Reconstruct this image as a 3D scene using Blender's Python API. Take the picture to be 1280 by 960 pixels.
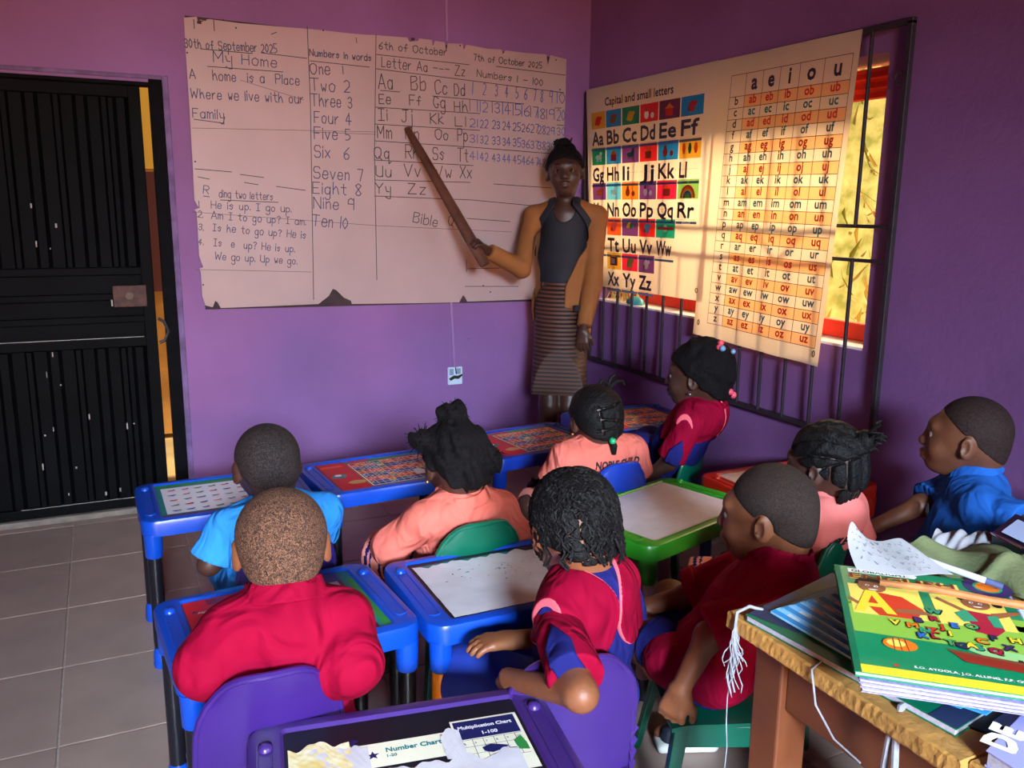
import bpy, math, random
import numpy as np
from mathutils import Vector, Matrix
random.seed(7); np.random.seed(7)
for _o in list(bpy.data.objects): bpy.data.objects.remove(_o)
SC = bpy.context.scene; COL = SC.collection
R_ = math.radians
# ------------------------------------------------------------------ camera
CAMH = 1.4; FPX = 1073.0
def _axes():
    X = np.array([2300., -195., FPX]); X /= np.linalg.norm(X)
    Y = np.array([-520., -225., FPX]); Y /= np.linalg.norm(Y)
    Y = Y - X*(X@Y)*0.5; Y /= np.linalg.norm(Y); X = X-Y*(X@Y); X /= np.linalg.norm(X)
    return np.stack([X, Y, np.cross(X, Y)], 1)
RC = _axes()                      # world -> camera (x right, y down, z forward)
CC = np.array([0, 0, CAMH])
def ray(x, y): return RC.T@np.array([(x-640)/FPX, (y-480)/FPX, 1.])
def onz(x, y, z): d = ray(x, y); return CC+d*(z-CAMH)/d[2]     # photo measurement -> world point on a plane
def ony(x, y, Y): d = ray(x, y); return CC+d*Y/d[1]
def onx(x, y, X): d = ray(x, y); return CC+d*X/d[0]
def W(x, y, d): return CC+ray(x, y)*d
cam = bpy.data.objects.new('camera', bpy.data.cameras.new('camera')); COL.objects.link(cam)
_m = np.eye(4); _m[:3, 0] = RC[0]; _m[:3, 1] = -RC[1]; _m[:3, 2] = -RC[2]; _m[:3, 3] = CC
cam.matrix_world = Matrix(_m.tolist())
cam.data.sensor_width = 36; cam.data.lens = FPX/1280*36; cam.data.clip_start = 0.05
SC.camera = cam
# ------------------------------------------------------------------ world, sun, daylight
SC.view_settings.view_transform = 'Standard'; SC.view_settings.look = 'None'
SC.view_settings.gamma = 1; SC.view_settings.use_curve_mapping = False
SC.view_settings.exposure = 0.1
wd = bpy.data.worlds.new('world'); SC.world = wd; wd.use_nodes = True
bg = wd.node_tree.nodes['Background']; bg.inputs[0].default_value = (0.62, 0.78, 1.0, 1); bg.inputs[1].default_value = 0.45
def area(name, loc, target, sx, sy, power, color, spread=180):
    l = bpy.data.lights.new(name, 'AREA'); l.shape = 'RECTANGLE'; l.size = sx; l.size_y = sy
    l.energy = power; l.color = color; l.spread = R_(spread)
    o = bpy.data.objects.new(name, l); COL.objects.link(o); o.location = loc
    o.rotation_euler = (Vector(target)-Vector(loc)).to_track_quat('-Z', 'Y').to_euler(); return o
sun = bpy.data.lights.new('sun', 'SUN'); sun.energy = 5.0; sun.angle = R_(1.0); sun.color = (1.0, 0.92, 0.78)
so = bpy.data.objects.new('sun', sun); COL.objects.link(so)
so.rotation_euler = Vector((0.62, 0.12, -0.9)).to_track_quat('-Z', 'Y').to_euler()
# lamps added in an unseen rear opening: cool key down, warm fill up
area('rear_cool_key', (-0.6, -3.75, 2.35), (0.95, 2.6, -0.6), 1.1, 0.6, 98, (0.64, 0.82, 1.0), 53)
area('rear_warm_fill', (-1.0, -3.75, 0.9), (0.2, 4.2, 3.3), 0.8, 0.8, 40, (1.0, 0.40, 0.10), 62)
# daylight falling on the barred window from outside (sun-lit yard and sky)
area('yard_daylight', (3.55, 3.05, 2.75), (2.55, 3.05, 1.35), 1.9, 1.1, 240, (1.0, 0.68, 0.40), 150)
# fill lamp added to brighten the books, in an unseen opening behind the camera
area('side_book_fill', (2.36, -1.35, 1.9), (1.2, 0.85, 0.70), 0.8, 0.6, 17, (0.92, 0.94, 1.0), 80)

# ------------------------------------------------------------------ materials
def lin(c):
    return tuple(((v/255.)/12.92 if v/255. <= .04045 else ((v/255.+.055)/1.055)**2.4) for v in c)
MATS = {}
def P(name, rgb, rough=.6, metal=0., noise=None, bump=None, spec=.5, coat=0., trans=0., var=None, sss=0.):
    """procedural principled material; noise=(scale, amount): value variation; bump=(scale, strength); var=second colour"""
    if name in MATS: return MATS[name]
    m = bpy.data.materials.new(name); m.use_nodes = True; nt = m.node_tree; N = nt.nodes; L = nt.links
    b = N['Principled BSDF']; c = (*lin(rgb), 1)
    b.inputs['Base Color'].default_value = c; b.inputs['Roughness'].default_value = rough
    b.inputs['Metallic'].default_value = metal; b.inputs['Specular IOR Level'].default_value = spec
    b.inputs['Coat Weight'].default_value = coat
    tc = N.new('ShaderNodeTexCoord')
    if noise:
        t = N.new('ShaderNodeTexNoise'); t.inputs['Scale'].default_value = noise[0]; t.inputs['Detail'].default_value = 5
        L.new(tc.outputs['Object'], t.inputs['Vector'])
        r = N.new('ShaderNodeValToRGB'); r.color_ramp.elements[0].position = .32; r.color_ramp.elements[1].position = .68
        a = noise[1]
        r.color_ramp.elements[0].color = (*[v*(1-a) for v in c[:3]], 1) if not var else (*lin(var), 1)
        r.color_ramp.elements[1].color = (*[min(1, v*(1+a)) for v in c[:3]], 1) if not var else c
        L.new(t.outputs['Fac'], r.inputs['Fac']); L.new(r.outputs['Color'], b.inputs['Base Color'])
    if bump:
        t2 = N.new('ShaderNodeTexNoise'); t2.inputs['Scale'].default_value = bump[0]; t2.inputs['Detail'].default_value = 3
        L.new(tc.outputs['Object'], t2.inputs['Vector'])
        bp = N.new('ShaderNodeBump'); bp.inputs['Strength'].default_value = bump[1]; bp.inputs['Distance'].default_value = .004
        L.new(t2.outputs['Fac'], bp.inputs['Height']); L.new(bp.outputs['Normal'], b.inputs['Normal'])
    if trans > 0:
        tr = N.new('ShaderNodeBsdfTranslucent'); mx = N.new('ShaderNodeMixShader'); mx.inputs[0].default_value = trans
        tr.inputs['Color'].default_value = c
        L.new(b.outputs[0], mx.inputs[1]); L.new(tr.outputs[0], mx.inputs[2]); L.new(mx.outputs[0], N['Material Output'].inputs['Surface'])
    MATS[name] = m; return m
def cloth(name, rgb, var=.10, fold=.55, fs=13., rough=.82):
    m = P(name, rgb, rough, noise=(9, var), spec=.09)
    if m.get('cl'): return m
    m['cl'] = 1; nt = m.node_tree; N = nt.nodes; L = nt.links; b = N['Principled BSDF']; tc = N.new('ShaderNodeTexCoord')
    a = N.new('ShaderNodeTexNoise'); a.inputs['Scale'].default_value = fs; a.inputs['Detail'].default_value = 1.5; a.inputs['Distortion'].default_value = 1.4
    mp = N.new('ShaderNodeMapping'); mp.inputs['Scale'].default_value = (1, 1, .55); mp.inputs['Rotation'].default_value = (.3, .5, .2)
    L.new(tc.outputs['Object'], mp.inputs['Vector']); L.new(mp.outputs['Vector'], a.inputs['Vector'])
    w = N.new('ShaderNodeTexNoise'); w.inputs['Scale'].default_value = 420; L.new(tc.outputs['Object'], w.inputs['Vector'])
    b1 = N.new('ShaderNodeBump'); b1.inputs['Strength'].default_value = fold; b1.inputs['Distance'].default_value = .03; L.new(a.outputs['Fac'], b1.inputs['Height'])
    b2 = N.new('ShaderNodeBump'); b2.inputs['Strength'].default_value = .15; b2.inputs['Distance'].default_value = .002; L.new(w.outputs['Fac'], b2.inputs['Height']); L.new(b1.outputs['Normal'], b2.inputs['Normal'])
    L.new(b2.outputs['Normal'], b.inputs['Normal']); return m
def glass_mat():
    m = bpy.data.materials.new('window_glass'); m.use_nodes = True; nt = m.node_tree; N = nt.nodes
    N.remove(N['Principled BSDF']); g = N.new('ShaderNodeBsdfGlossy'); g.inputs['Roughness'].default_value = .02
    t = N.new('ShaderNodeBsdfTransparent'); t.inputs['Color'].default_value = (.93, .96, .94, 1)
    mx = N.new('ShaderNodeMixShader'); lw = N.new('ShaderNodeLayerWeight'); lw.inputs['Blend'].default_value = .15
    nt.links.new(lw.outputs['Fresnel'], mx.inputs[0]); nt.links.new(t.outputs[0], mx.inputs[1]); nt.links.new(g.outputs[0], mx.inputs[2])
    nt.links.new(mx.outputs[0], N['Material Output'].inputs['Surface']); return m

# ------------------------------------------------------------------ object helpers
def tag(o, label=None, cat=None, group=None, kind=None):
    if label: o['label'] = label
    if cat: o['category'] = cat
    if group: o['group'] = group
    if kind: o['kind'] = kind
    return o
def empty(name, loc=(0, 0, 0), rz=0., label=None, cat=None, group=None):
    o = bpy.data.objects.new(name, None); COL.objects.link(o); o.empty_display_size = .05
    o.location = [float(v) for v in loc]; o.rotation_euler = (0, 0, rz)
    return tag(o, label, cat, group)
def mkobj(name, me, parent=None):
    o = bpy.data.objects.new(name, me); COL.objects.link(o)
    if parent: o.parent = parent
    return o
def copy_tree(o, parent=None):
    c = o.copy(); COL.objects.link(c); c.parent = parent
    for ch in [x for x in bpy.data.objects if x.parent == o]: copy_tree(ch, c)
    return c
def rotz(a): c, s = math.cos(a), math.sin(a); return np.array([[c, -s, 0], [s, c, 0], [0, 0, 1.]])
def rotx(a): c, s = math.cos(a), math.sin(a); return np.array([[1., 0, 0], [0, c, -s], [0, s, c]])
def roty(a): c, s = math.cos(a), math.sin(a); return np.array([[c, 0, s], [0, 1., 0], [-s, 0, c]])
def nrm(v): v = np.array(v, float); return v/(np.linalg.norm(v)+1e-12)
class MB:
    """collects shapes; build() links them as ONE mesh object"""
    def __init__(s): s.V = []; s.F = []; s.M = []
    def add(s, vs, fs, mi=0):
        n = len(s.V); s.V += [tuple(float(c) for c in v) for v in vs]; s.F += [tuple(i+n for i in f) for f in fs]; s.M += [mi]*len(fs); return s
    def box(s, c, d, mi=0, rot=None, taper=1.):
        x, y, z = [v/2 for v in d]; vs = []
        for k in (-1, 1):
            t = 1. if k < 0 else taper
            for (a, b) in ((-1, -1), (1, -1), (1, 1), (-1, 1)): vs.append(np.array([a*x*t, b*y*t, k*z]))
        if rot is not None: vs = [rot@v for v in vs]
        vs = [v+np.array(c) for v in vs]
        return s.add(vs, [(3, 2, 1, 0), (4, 5, 6, 7), (0, 1, 5, 4), (1, 2, 6, 5), (2, 3, 7, 6), (3, 0, 4, 7)], mi)
    def bb(s, x0, x1, y0, y1, z0, z1, mi=0): return s.box(((x0+x1)/2, (y0+y1)/2, (z0+z1)/2), (x1-x0, y1-y0, z1-z0), mi)
    def tube(s, pts, r, n=8, mi=0, caps=True, sq=1.):
        pts = [np.array(p, float) for p in pts]; m = len(pts)
        rs = r if hasattr(r, '__len__') else [r]*m
        t0 = nrm(pts[1]-pts[0]); up = np.array([0, 0, 1.]) if abs(t0[2]) < .9 else np.array([1., 0, 0])
        a = nrm(np.cross(t0, up)); rings = []
        for i in range(m):
            t = nrm(pts[min(i+1, m-1)]-pts[max(i-1, 0)]); a = nrm(a-t*(a@t)); b = np.cross(t, a)
            rings.append([pts[i]+rs[i]*(math.cos(2*math.pi*k/n)*a+sq*math.sin(2*math.pi*k/n)*b) for k in range(n)])
        vs = [v for q in rings for v in q]; fs = []
        for i in range(m-1):
            for k in range(n): fs.append((i*n+k, i*n+(k+1) % n, (i+1)*n+(k+1) % n, (i+1)*n+k))
        if caps: fs += [tuple(range(n-1, -1, -1)), tuple((m-1)*n+k for k in range(n))]
        return s.add(vs, fs, mi)
    def rings(s, rs, mi=0, caps=(True, True), close=True):
        """loft closed rings of equal length"""
        n = len(rs[0]); vs = [v for q in rs for v in q]; fs = []
        for i in range(len(rs)-1):
            for k in range(n): fs.append((i*n+k, i*n+(k+1) % n, (i+1)*n+(k+1) % n, (i+1)*n+k))
        if caps[0]: fs.append(tuple(range(n-1, -1, -1)))
        if caps[1]: fs.append(tuple((len(rs)-1)*n+k for k in range(n)))
        return s.add(vs, fs, mi)
    def grid(s, fn, nu, nv, mi=0, thick=None):
        """surface fn(u,v)->point; thick = vector function or constant vector for a closed slab"""
        P0 = [[np.array(fn(i/nu, j/nv), float) for i in range(nu+1)] for j in range(nv+1)]
        vs = [p for r in P0 for p in r]; w = nu+1
        fs = [(j*w+i, j*w+i+1, (j+1)*w+i+1, (j+1)*w+i) for j in range(nv) for i in range(nu)]
        if thick is not None:
            T = np.array(thick, float); n0 = len(vs); vs = vs+[p+T for p in vs]
            fs2 = [tuple(reversed([k+n0 for k in f])) for f in fs]; sd = []
            per = [i for i in range(w)]+[j*w+nu for j in range(1, nv+1)]+[nv*w+i for i in range(nu-1, -1, -1)]+[j*w for j in range(nv-1, 0, -1)]
            for q in range(len(per)): a, b = per[q], per[(q+1) % len(per)]; sd.append((b, a, a+n0, b+n0))
            fs = fs+fs2+sd
        return s.add(vs, fs, mi)
    def poly(s, pts, mi=0): return s.add(pts, [tuple(range(len(pts)))], mi)
    def build(s, name, mats, parent=None, smooth=False, bevel=0., seg=2, label=None, angle=40):
        me = bpy.data.meshes.new(name); me.from_pydata(s.V, [], s.F)
        for m in (mats if isinstance(mats, (list, tuple)) else [mats]): me.materials.append(m)
        if len(s.M): me.polygons.foreach_set('material_index', s.M)
        if smooth:
            me.polygons.foreach_set('use_smooth', [True]*len(s.F))
            try: me.set_sharp_from_angle(angle=R_(angle))
            except Exception: pass
        me.update(); o = mkobj(name, me, parent)
        if bevel:
            b = o.modifiers.new('bevel', 'BEVEL'); b.width = bevel; b.segments = seg; b.limit_method = 'ANGLE'; b.angle_limit = R_(35)
        if label: o['label'] = label
        return o
# ------------------------------------------------------------------ printed type (built-in font turned to mesh)
_TX = {}
def glyphs(s):
    if s not in _TX:
        cu = bpy.data.curves.new('t', 'FONT'); cu.body = s; cu.size = 1.; cu.resolution_u = 2
        ob = bpy.data.objects.new('t', cu); me = ob.to_mesh()
        v = np.empty(len(me.vertices)*3); me.vertices.foreach_get('co', v); v = v.reshape(-1, 3)
        f = [tuple(p.vertices) for p in me.polygons]
        _TX[s] = (v, f); ob.to_mesh_clear(); bpy.data.objects.remove(ob); bpy.data.curves.remove(cu)
    return _TX[s]
def text(mb, s, o, ux, uy, size, mi=0, width=None, center=False, bold=0., fn=None):
    """write s from o along ux, up uy; size = cap height; bold = copies shifted by that much"""
    v, f = glyphs(s)
    if not len(v): return
    o = np.array(o, float); ux = nrm(ux); uy = nrm(uy); k = size/.72
    w = (v[:, 0].max()-v[:, 0].min())*k; kx = k if not width else k*width/max(w, 1e-6); w = w if not width else width
    off = -v[:, 0].min()*kx-(w/2 if center else 0)
    for j, (bx, by) in enumerate(((0, 0), (bold, 0), (0, bold), (bold, bold), (bold/2, -bold/2)) if bold else ((0, 0),)):
        p = o+np.outer(v[:, 0]*kx+off+bx, ux)+np.outer(v[:, 1]*k+by, uy)+np.cross(ux, uy)*2e-5*j
        if fn: p = [fn(q) for q in p]
        mb.add(p, f, mi)
# ------------------------------------------------------------------ handwriting (stroke letters, baseline y=3, x-height 7, capitals 9)
HW = {
'A': '03 39 63|15 55', 'B': '03 09 49 58 47 06|46 55 54 43 03', 'C': '58 49 29 08 05 13 33 54', 'D': '03 09 39 57 55 33 03', 'E': '59 09 03 53|06 46', 'F': '59 09 03|06 46',
'G': '58 39 19 07 05 23 43 55 35', 'H': '03 09|53 59|06 56', 'I': '03 43|23 29|09 49', 'J': '49 44 33 13 04|19 69', 'K': '03 09|59 06 53', 'L': '09 03 43', 'M': '03 09 35 69 63',
'N': '03 09 53 59', 'O': '29 08 05 23 43 65 68 49 29', 'P': '03 09 49 58 57 46 06', 'Q': '29 08 05 23 43 65 68 49 29|44 72', 'R': '03 09 49 58 57 46 06|26 53', 'S': '58 49 19 08 07 16 46 55 54 43 13 04',
'T': '09 69|39 33', 'U': '09 04 23 43 54|59 53', 'V': '09 33 69', 'W': '09 13 37 53 79', 'X': '09 53|59 03', 'Y': '09 36 69|36 33', 'Z': '09 59 03 63',
'a': '46 27 06 04 13 33 45|47 43', 'b': '09 03 33 44 46 37 06', 'c': '46 37 17 05 04 13 33 44', 'd': '46 27 06 04 13 33 45|49 43', 'e': '05 45 46 37 17 05 04 13 33 44', 'f': '48 39 28 23|06 46',
'g': '46 27 06 04 13 33 45|47 41 30 10 01', 'h': '09 03|05 27 36 43', 'i': '07 03|08 09', 'j': '27 21 10 01|28 29', 'k': '09 03|37 05 43', 'l': '09 03', 'm': '03 07|06 17 26 23|26 47 56 53', 'n': '03 07|06 27 36 33',
'o': '27 06 04 13 33 45 46 27', 'p': '07 00|06 27 46 44 23 04', 'q': '46 27 06 04 13 33 45|47 40 61', 'r': '03 07|05 27 37', 's': '46 27 06 35 34 23 04', 't': '29 24 33 43|07 47', 'u': '07 04 13 33 45|47 43', 'v': '07 23 47',
'w': '07 13 25 33 47', 'x': '07 43|47 03', 'y': '07 14 34|47 40 20 01', 'z': '07 47 03 43',
'0': '29 07 05 23 34 45 47 29', '1': '09 03', '2': '08 29 48 46 03 43', '3': '08 29 48 36 16|36 45 44 23 04', '4': '39 05 55|38 33', '5': '49 09 06 36 45 44 23 03', '6': '49 06 04 13 33 44 45 26 05', '7': '09 49 23', '8': '26 08 29 48 26 04 13 33 44 26', '9': '48 29 08 06 16 46|49 43',
'.': '03 04', '?': '08 29 48 26 25|23 24', '-': '06 56', ' ': ''}
def handwrite(mb, s, p0, p1, h, wid=.004, mi=0, nudge=.4):
    """marker strokes for s between board points p0 and p1 (baseline), capital height h; flat ink ribbons facing -Y"""
    wid *= .74; p0 = np.array(p0, float); p1 = np.array(p1, float); ux = nrm(p1-p0); uy = nrm(np.cross(ux, [0, 1., 0])*-1)
    if uy[2] < 0: uy = -uy
    adv = []; tot = 0
    for ch in s:
        g = HW.get(ch, ''); w = max([int(t[0]) for t in g.replace('|', ' ').split()] or [3])
        adv.append((tot, g)); tot += w+2.0
    sx = np.linalg.norm(p1-p0)/max(tot-2, 1.); sy = h/6.
    for (x0, g) in adv:
        jy = random.uniform(-.4, .4)*nudge; js = random.uniform(.93, 1.07)
        for st in g.split('|'):
            pts = [((int(t[0])*js+x0)*sx, ((int(t[1])-3)*js+jy)*sy) for t in st.split()]
            for (a, b) in zip(pts[:-1], pts[1:]):
                a3 = p0+ux*a[0]+uy*a[1]; b3 = p0+ux*b[0]+uy*b[1]; t = nrm(b3-a3); n = np.cross(t, [0, 1., 0])*wid/2
                a3 = a3-t*wid*.35; b3 = b3+t*wid*.35
                mb.add([a3-n, b3-n, b3+n, a3+n], [(0, 1, 2, 3)], mi)
def inkline(mb, a, b, wid=.003, mi=0):
    a = np.array(a, float); b = np.array(b, float); t = nrm(b-a); n = np.cross(t, [0, 1., 0])*wid/2
    mb.add([a-n, b-n, b+n, a+n], [(0, 1, 2, 3)], mi)
# ------------------------------------------------------------------ continuous organic surfaces: smooth-blended distance field -> one mesh
class Field:
    def __init__(s, lo, hi, h=.0045):
        s.lo = np.array(lo, np.float32); s.h = h
        s.n = tuple(int(v) for v in np.ceil((np.array(hi)-np.array(lo))/h)+1)
        s.F = np.full(s.n, .08, np.float32)
    def sub(s, lo, hi):
        a = np.clip(np.floor((np.array(lo)-s.lo)/s.h).astype(int), 0, np.array(s.n)-1)
        b = np.clip(np.ceil((np.array(hi)-s.lo)/s.h).astype(int)+1, 1, np.array(s.n))
        if np.any(b <= a): return None, None
        ax = [s.lo[i]+s.h*np.arange(a[i], b[i], dtype=np.float32) for i in range(3)]
        return tuple(slice(int(a[i]), int(b[i])) for i in range(3)), (ax[0][:, None, None], ax[1][None, :, None], ax[2][None, None, :])
    def add(s, prim, k=.02, mode='u'):
        fn, lo, hi = prim; m = k+.02
        if mode == 's': m = k+.01
        sl, P3 = s.sub(np.array(lo)-m, np.array(hi)+m)
        if sl is None: return s
        d = fn(*P3).astype(np.float32); A = s.F[sl]
        if mode == 'u':
            h = np.clip(.5+.5*(A-d)/k, 0, 1); s.F[sl] = A*(1-h)+d*h-k*h*(1-h)
        elif mode == 's':
            d = -d; h = np.clip(.5-.5*(A-d)/k, 0, 1); s.F[sl] = A*(1-h)+d*h+k*h*(1-h)
        return s
    def clip(s, fn, k=.004):        # keep where fn<0
        d = fn(*s.axes()).astype(np.float32); h = np.clip(.5-.5*(s.F-d)/k, 0, 1); s.F = s.F*(1-h)+d*h+k*h*(1-h); return s
    def axes(s): return tuple((s.lo[i]+s.h*np.arange(s.n[i], dtype=np.float32)).reshape([-1 if j == i else 1 for j in range(3)]) for i in range(3))
    def wrinkle(s, amp, freq, seed=0, fn=None):
        idx = np.nonzero(np.abs(s.F) < .02)
        p = [s.lo[i]+s.h*idx[i] for i in range(3)]; rs = np.random.RandomState(seed); acc = 0
        for q in range(5):
            v = nrm(rs.normal(size=3))*freq*(.7+.5*q/2); ph = rs.uniform(0, 6.28); w = nrm(rs.normal(size=3))*freq*.6
            acc = acc+np.sin(p[0]*v[0]+p[1]*v[1]+p[2]*v[2]+ph+1.6*np.sin(p[0]*w[0]+p[1]*w[1]+p[2]*w[2]+ph*2))/(1+.5*q)
        a = amp if fn is None else amp*fn(*p)
        s.F[idx] -= (acc*a*.45).astype(np.float32); return s
    def custom(s, fn):
        idx = np.nonzero(np.abs(s.F) < .025); p = [s.lo[i]+s.h*idx[i] for i in range(3)]
        s.F[idx] += fn(*p).astype(np.float32); return s
    def sample(s, p):
        q = (np.array(p)-s.lo)/s.h; i = np.clip(q.astype(int), 0, np.array(s.n)-2); f = q-i; a = 0
        for dx in (0, 1):
            for dy in (0, 1):
                for dz in (0, 1):
                    a += s.F[i[0]+dx, i[1]+dy, i[2]+dz]*(f[0] if dx else 1-f[0])*(f[1] if dy else 1-f[1])*(f[2] if dz else 1-f[2])
        return a
    def mesh(s, name, mat, parent=None, label=None):
        F = s.F; F[0] = F[-1] = .05; F[:, 0] = F[:, -1] = .05; F[:, :, 0] = F[:, :, -1] = .05
        ins = F < 0; c = np.zeros(tuple(v-1 for v in s.n), np.int8)
        for dx in (0, 1):
            for dy in (0, 1):
                for dz in (0, 1): c += ins[dx:s.n[0]-1+dx, dy:s.n[1]-1+dy, dz:s.n[2]-1+dz]
        ci = np.nonzero((c > 0) & (c < 8)); nv = len(ci[0])
        if nv == 0: return None
        base = np.stack(ci, 1); acc = np.zeros((nv, 3)); cnt = np.zeros(nv)
        cr = {}
        for dx in (0, 1):
            for dy in (0, 1):
                for dz in (0, 1): cr[(dx, dy, dz)] = F[ci[0]+dx, ci[1]+dy, ci[2]+dz]
        for a0 in cr:
            for ax in range(3):
                if a0[ax]: continue
                b0 = list(a0); b0[ax] = 1; fa, fb = cr[a0], cr[tuple(b0)]; m = (fa < 0) != (fb < 0)
                t = fa[m]/(fa[m]-fb[m]); q = np.tile(np.array(a0, float), (m.sum(), 1)); q[:, ax] += t
                acc[m] += q; cnt[m] += 1
        V = s.lo+s.h*(base+acc/cnt[:, None])
        idm = np.full(c.shape, -1, np.int32); idm[ci] = np.arange(nv); quads = []
        for ax in range(3):
            a = [slice(None)]*3; b = [slice(None)]*3; a[ax] = slice(0, -1); b[ax] = slice(1, None)
            A = ins[tuple(a)]; B = ins[tuple(b)]; e = np.nonzero(A != B); u, v = [(1, 2), (2, 0), (0, 1)][ax]
            e = [np.array(x) for x in e]; flip = A[tuple(e)]
            def cell(du, dv):
                q = [x.copy() for x in e]; q[u] = q[u]-du; q[v] = q[v]-dv; return idm[tuple(q)]
            Q = np.stack([cell(1, 1), cell(0, 1), cell(0, 0), cell(1, 0)], 1); Q[~flip] = Q[~flip][:, ::-1]; quads.append(Q)
        Q = np.concatenate(quads); Q = Q[(Q >= 0).all(1)]
        me = bpy.data.meshes.new(name); me.vertices.add(nv); me.vertices.foreach_set('co', V.astype(np.float32).ravel())
        me.loops.add(len(Q)*4); me.polygons.add(len(Q)); me.loops.foreach_set('vertex_index', Q.astype(np.int32).ravel())
        me.polygons.foreach_set('loop_start', np.arange(0, len(Q)*4, 4, dtype=np.int32))
        me.polygons.foreach_set('use_smooth', np.ones(len(Q), bool)); me.update(calc_edges=True); me.validate()
        for m in (mat if isinstance(mat, (list, tuple)) else [mat]): me.materials.append(m)
        o = mkobj(name, me, parent)
        if label: o['label'] = label
        return o
def cone(a, b, ra, rb, X=None, sx=1.):
    """tapered capsule; X,sx: stretched by sx along unit direction X"""
    a = np.array(a, float); b = np.array(b, float); ba = b-a; L2 = ba@ba+1e-12
    def f(x, y, z):
        px, py, pz = x-a[0], y-a[1], z-a[2]; h = np.clip((px*ba[0]+py*ba[1]+pz*ba[2])/L2, 0, 1)
        qx, qy, qz = px-ba[0]*h, py-ba[1]*h, pz-ba[2]*h
        if X is not None:
            t = (qx*X[0]+qy*X[1]+qz*X[2])*(1/sx-1); qx, qy, qz = qx+t*X[0], qy+t*X[1], qz+t*X[2]
        return np.sqrt(qx*qx+qy*qy+qz*qz)-(ra+(rb-ra)*h)
    m = max(ra, rb)*max(1, sx); return f, np.minimum(a, b)-m, np.maximum(a, b)+m
def ell(c, r, M=None):
    c = np.array(c, float); r = np.array(r, float); M = np.eye(3) if M is None else M
    def f(x, y, z):
        p = (x-c[0], y-c[1], z-c[2]); q = [(p[0]*M[0, i]+p[1]*M[1, i]+p[2]*M[2, i]) for i in range(3)]
        k0 = np.sqrt(sum((q[i]/r[i])**2 for i in range(3))); k1 = np.sqrt(sum((q[i]/r[i]**2)**2 for i in range(3)))
        return k0*(k0-1)/np.maximum(k1, 1e-6)
    e = np.sqrt(((M*r[None, :])**2).sum(1)); return f, c-e, c+e
def rbox(c, r, M=None, rd=.01):
    c = np.array(c, float); r = np.array(r, float)-rd; M = np.eye(3) if M is None else M
    def f(x, y, z):
        p = (x-c[0], y-c[1], z-c[2]); q = [np.abs(p[0]*M[0, i]+p[1]*M[1, i]+p[2]*M[2, i])-r[i] for i in range(3)]
        return np.sqrt(sum(np.maximum(v, 0)**2 for v in q))+np.minimum(np.maximum(np.maximum(q[0], q[1]), q[2]), 0)-rd
    e = (np.abs(M)*(r+rd)[None, :]).sum(1); return f, c-e, c+e
# head, in head frame (x right, y forward, z up), 0.2 m long
def head_prims(Fd, c, M, s=1., ears=True, chin=1., lips=1.):
    T = lambda p: np.array(c)+M@(np.array(p, float)*s)
    E = lambda p, r, k, mode='u', m2=None: Fd.add(ell(T(p), np.array(r)*s, M if m2 is None else M@m2), k*s, mode)
    E((0, -.018, .020), (.078, .086, .082), .01)
    E((0, -.046, -.034), (.060, .052, .062), .03)
    E((0, .028, -.028), (.060, .056, .070), .035)
    E((0, .050, -.080*chin), (.026, .024, .020), .035)
    for q in (-1, 1): E((q*.034, .054, -.036), (.024, .022, .024), .02)
    E((0, .070, .020), (.044, .014, .013), .02)
    for q in (-1, 1): E((q*.030, .090, -.004), (.016, .012, .0085), .008, 's')
    Fd.add(cone(T((0, .080, .004)), T((0, .091, -.028)), .007*s, .0105*s), .010*s)
    E((0, .089, -.031), (.020, .010, .0085), .008)
    E((0, .082, -.056), (.023*lips, .014, .0085), .006); E((0, .080, -.068), (.019*lips, .013, .0085), .006)
    E((0, .099, -.062), (.020*lips, .010, .0018), .003, 's')
    if ears:
        for q in (-1, 1):
            m2 = rotz(q*-.45)
            E((q*.080, -.010, -.012), (.009, .019, .029), .006, 'u', m2)
            E((q*.088, -.003, -.010), (.005, .010, .017), .004, 's', m2)
def finger_chain(w, d, n, side, L, r, curl, bend0=0.):
    """three segments bending from direction d towards palm normal n"""
    pts = [np.array(w)]; a = bend0
    for q, l in enumerate((.45, .32, .23)):
        a += curl*(1. if q else .6); pts.append(pts[-1]+(nrm(d)*math.cos(a)+nrm(n)*math.sin(a))*L*l)
    return pts
def hand_prims(Fd, w, d, n, s=1., curl=.35, flip=1, spread=.12, k=.006):
    """w wrist, d direction of fingers, n palm normal (side the fingers close to), flip=+1/-1 thumb side"""
    w = np.array(w, float); d = nrm(d); n = np.array(n, float); n = nrm(n-d*(n@d)); sd = np.cross(d, n)*flip
    pl = .052*s; pw = .040*s
    for q, u in enumerate((-.5, -.17, .17, .5)):
        kn = w+d*pl*(1-.12*abs(u))+sd*pw*u*1.05; Fd.add(cone(w+sd*pw*u*.6+d*.005*s, kn, .0125*s, .0100*s), .012*s)
        L = (.040, .047, .050, .043)[q]*s
        pts = finger_chain(kn, d+sd*u*spread*2, n, sd, L, 0, curl)
        for j in range(3): Fd.add(cone(pts[j], pts[j+1], (.0078-.0006*j)*s, (.0074-.0007*j)*s), .0025 if j else k)
    tb = w+d*.014*s+sd*pw*.52; td = nrm(d*.75+sd*.75+n*.35); t1 = tb+td*.024*s; t2 = t1+nrm(d*.9+sd*.25+n*.45)*.020*s; t3 = t2+nrm(d+n*.5)*.014*s
    Fd.add(cone(tb, t1, .011*s, .009*s), .010*s).add(cone(t1, t2, .009*s, .008*s), .004).add(cone(t2, t3, .008*s, .0068*s), .003)
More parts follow.
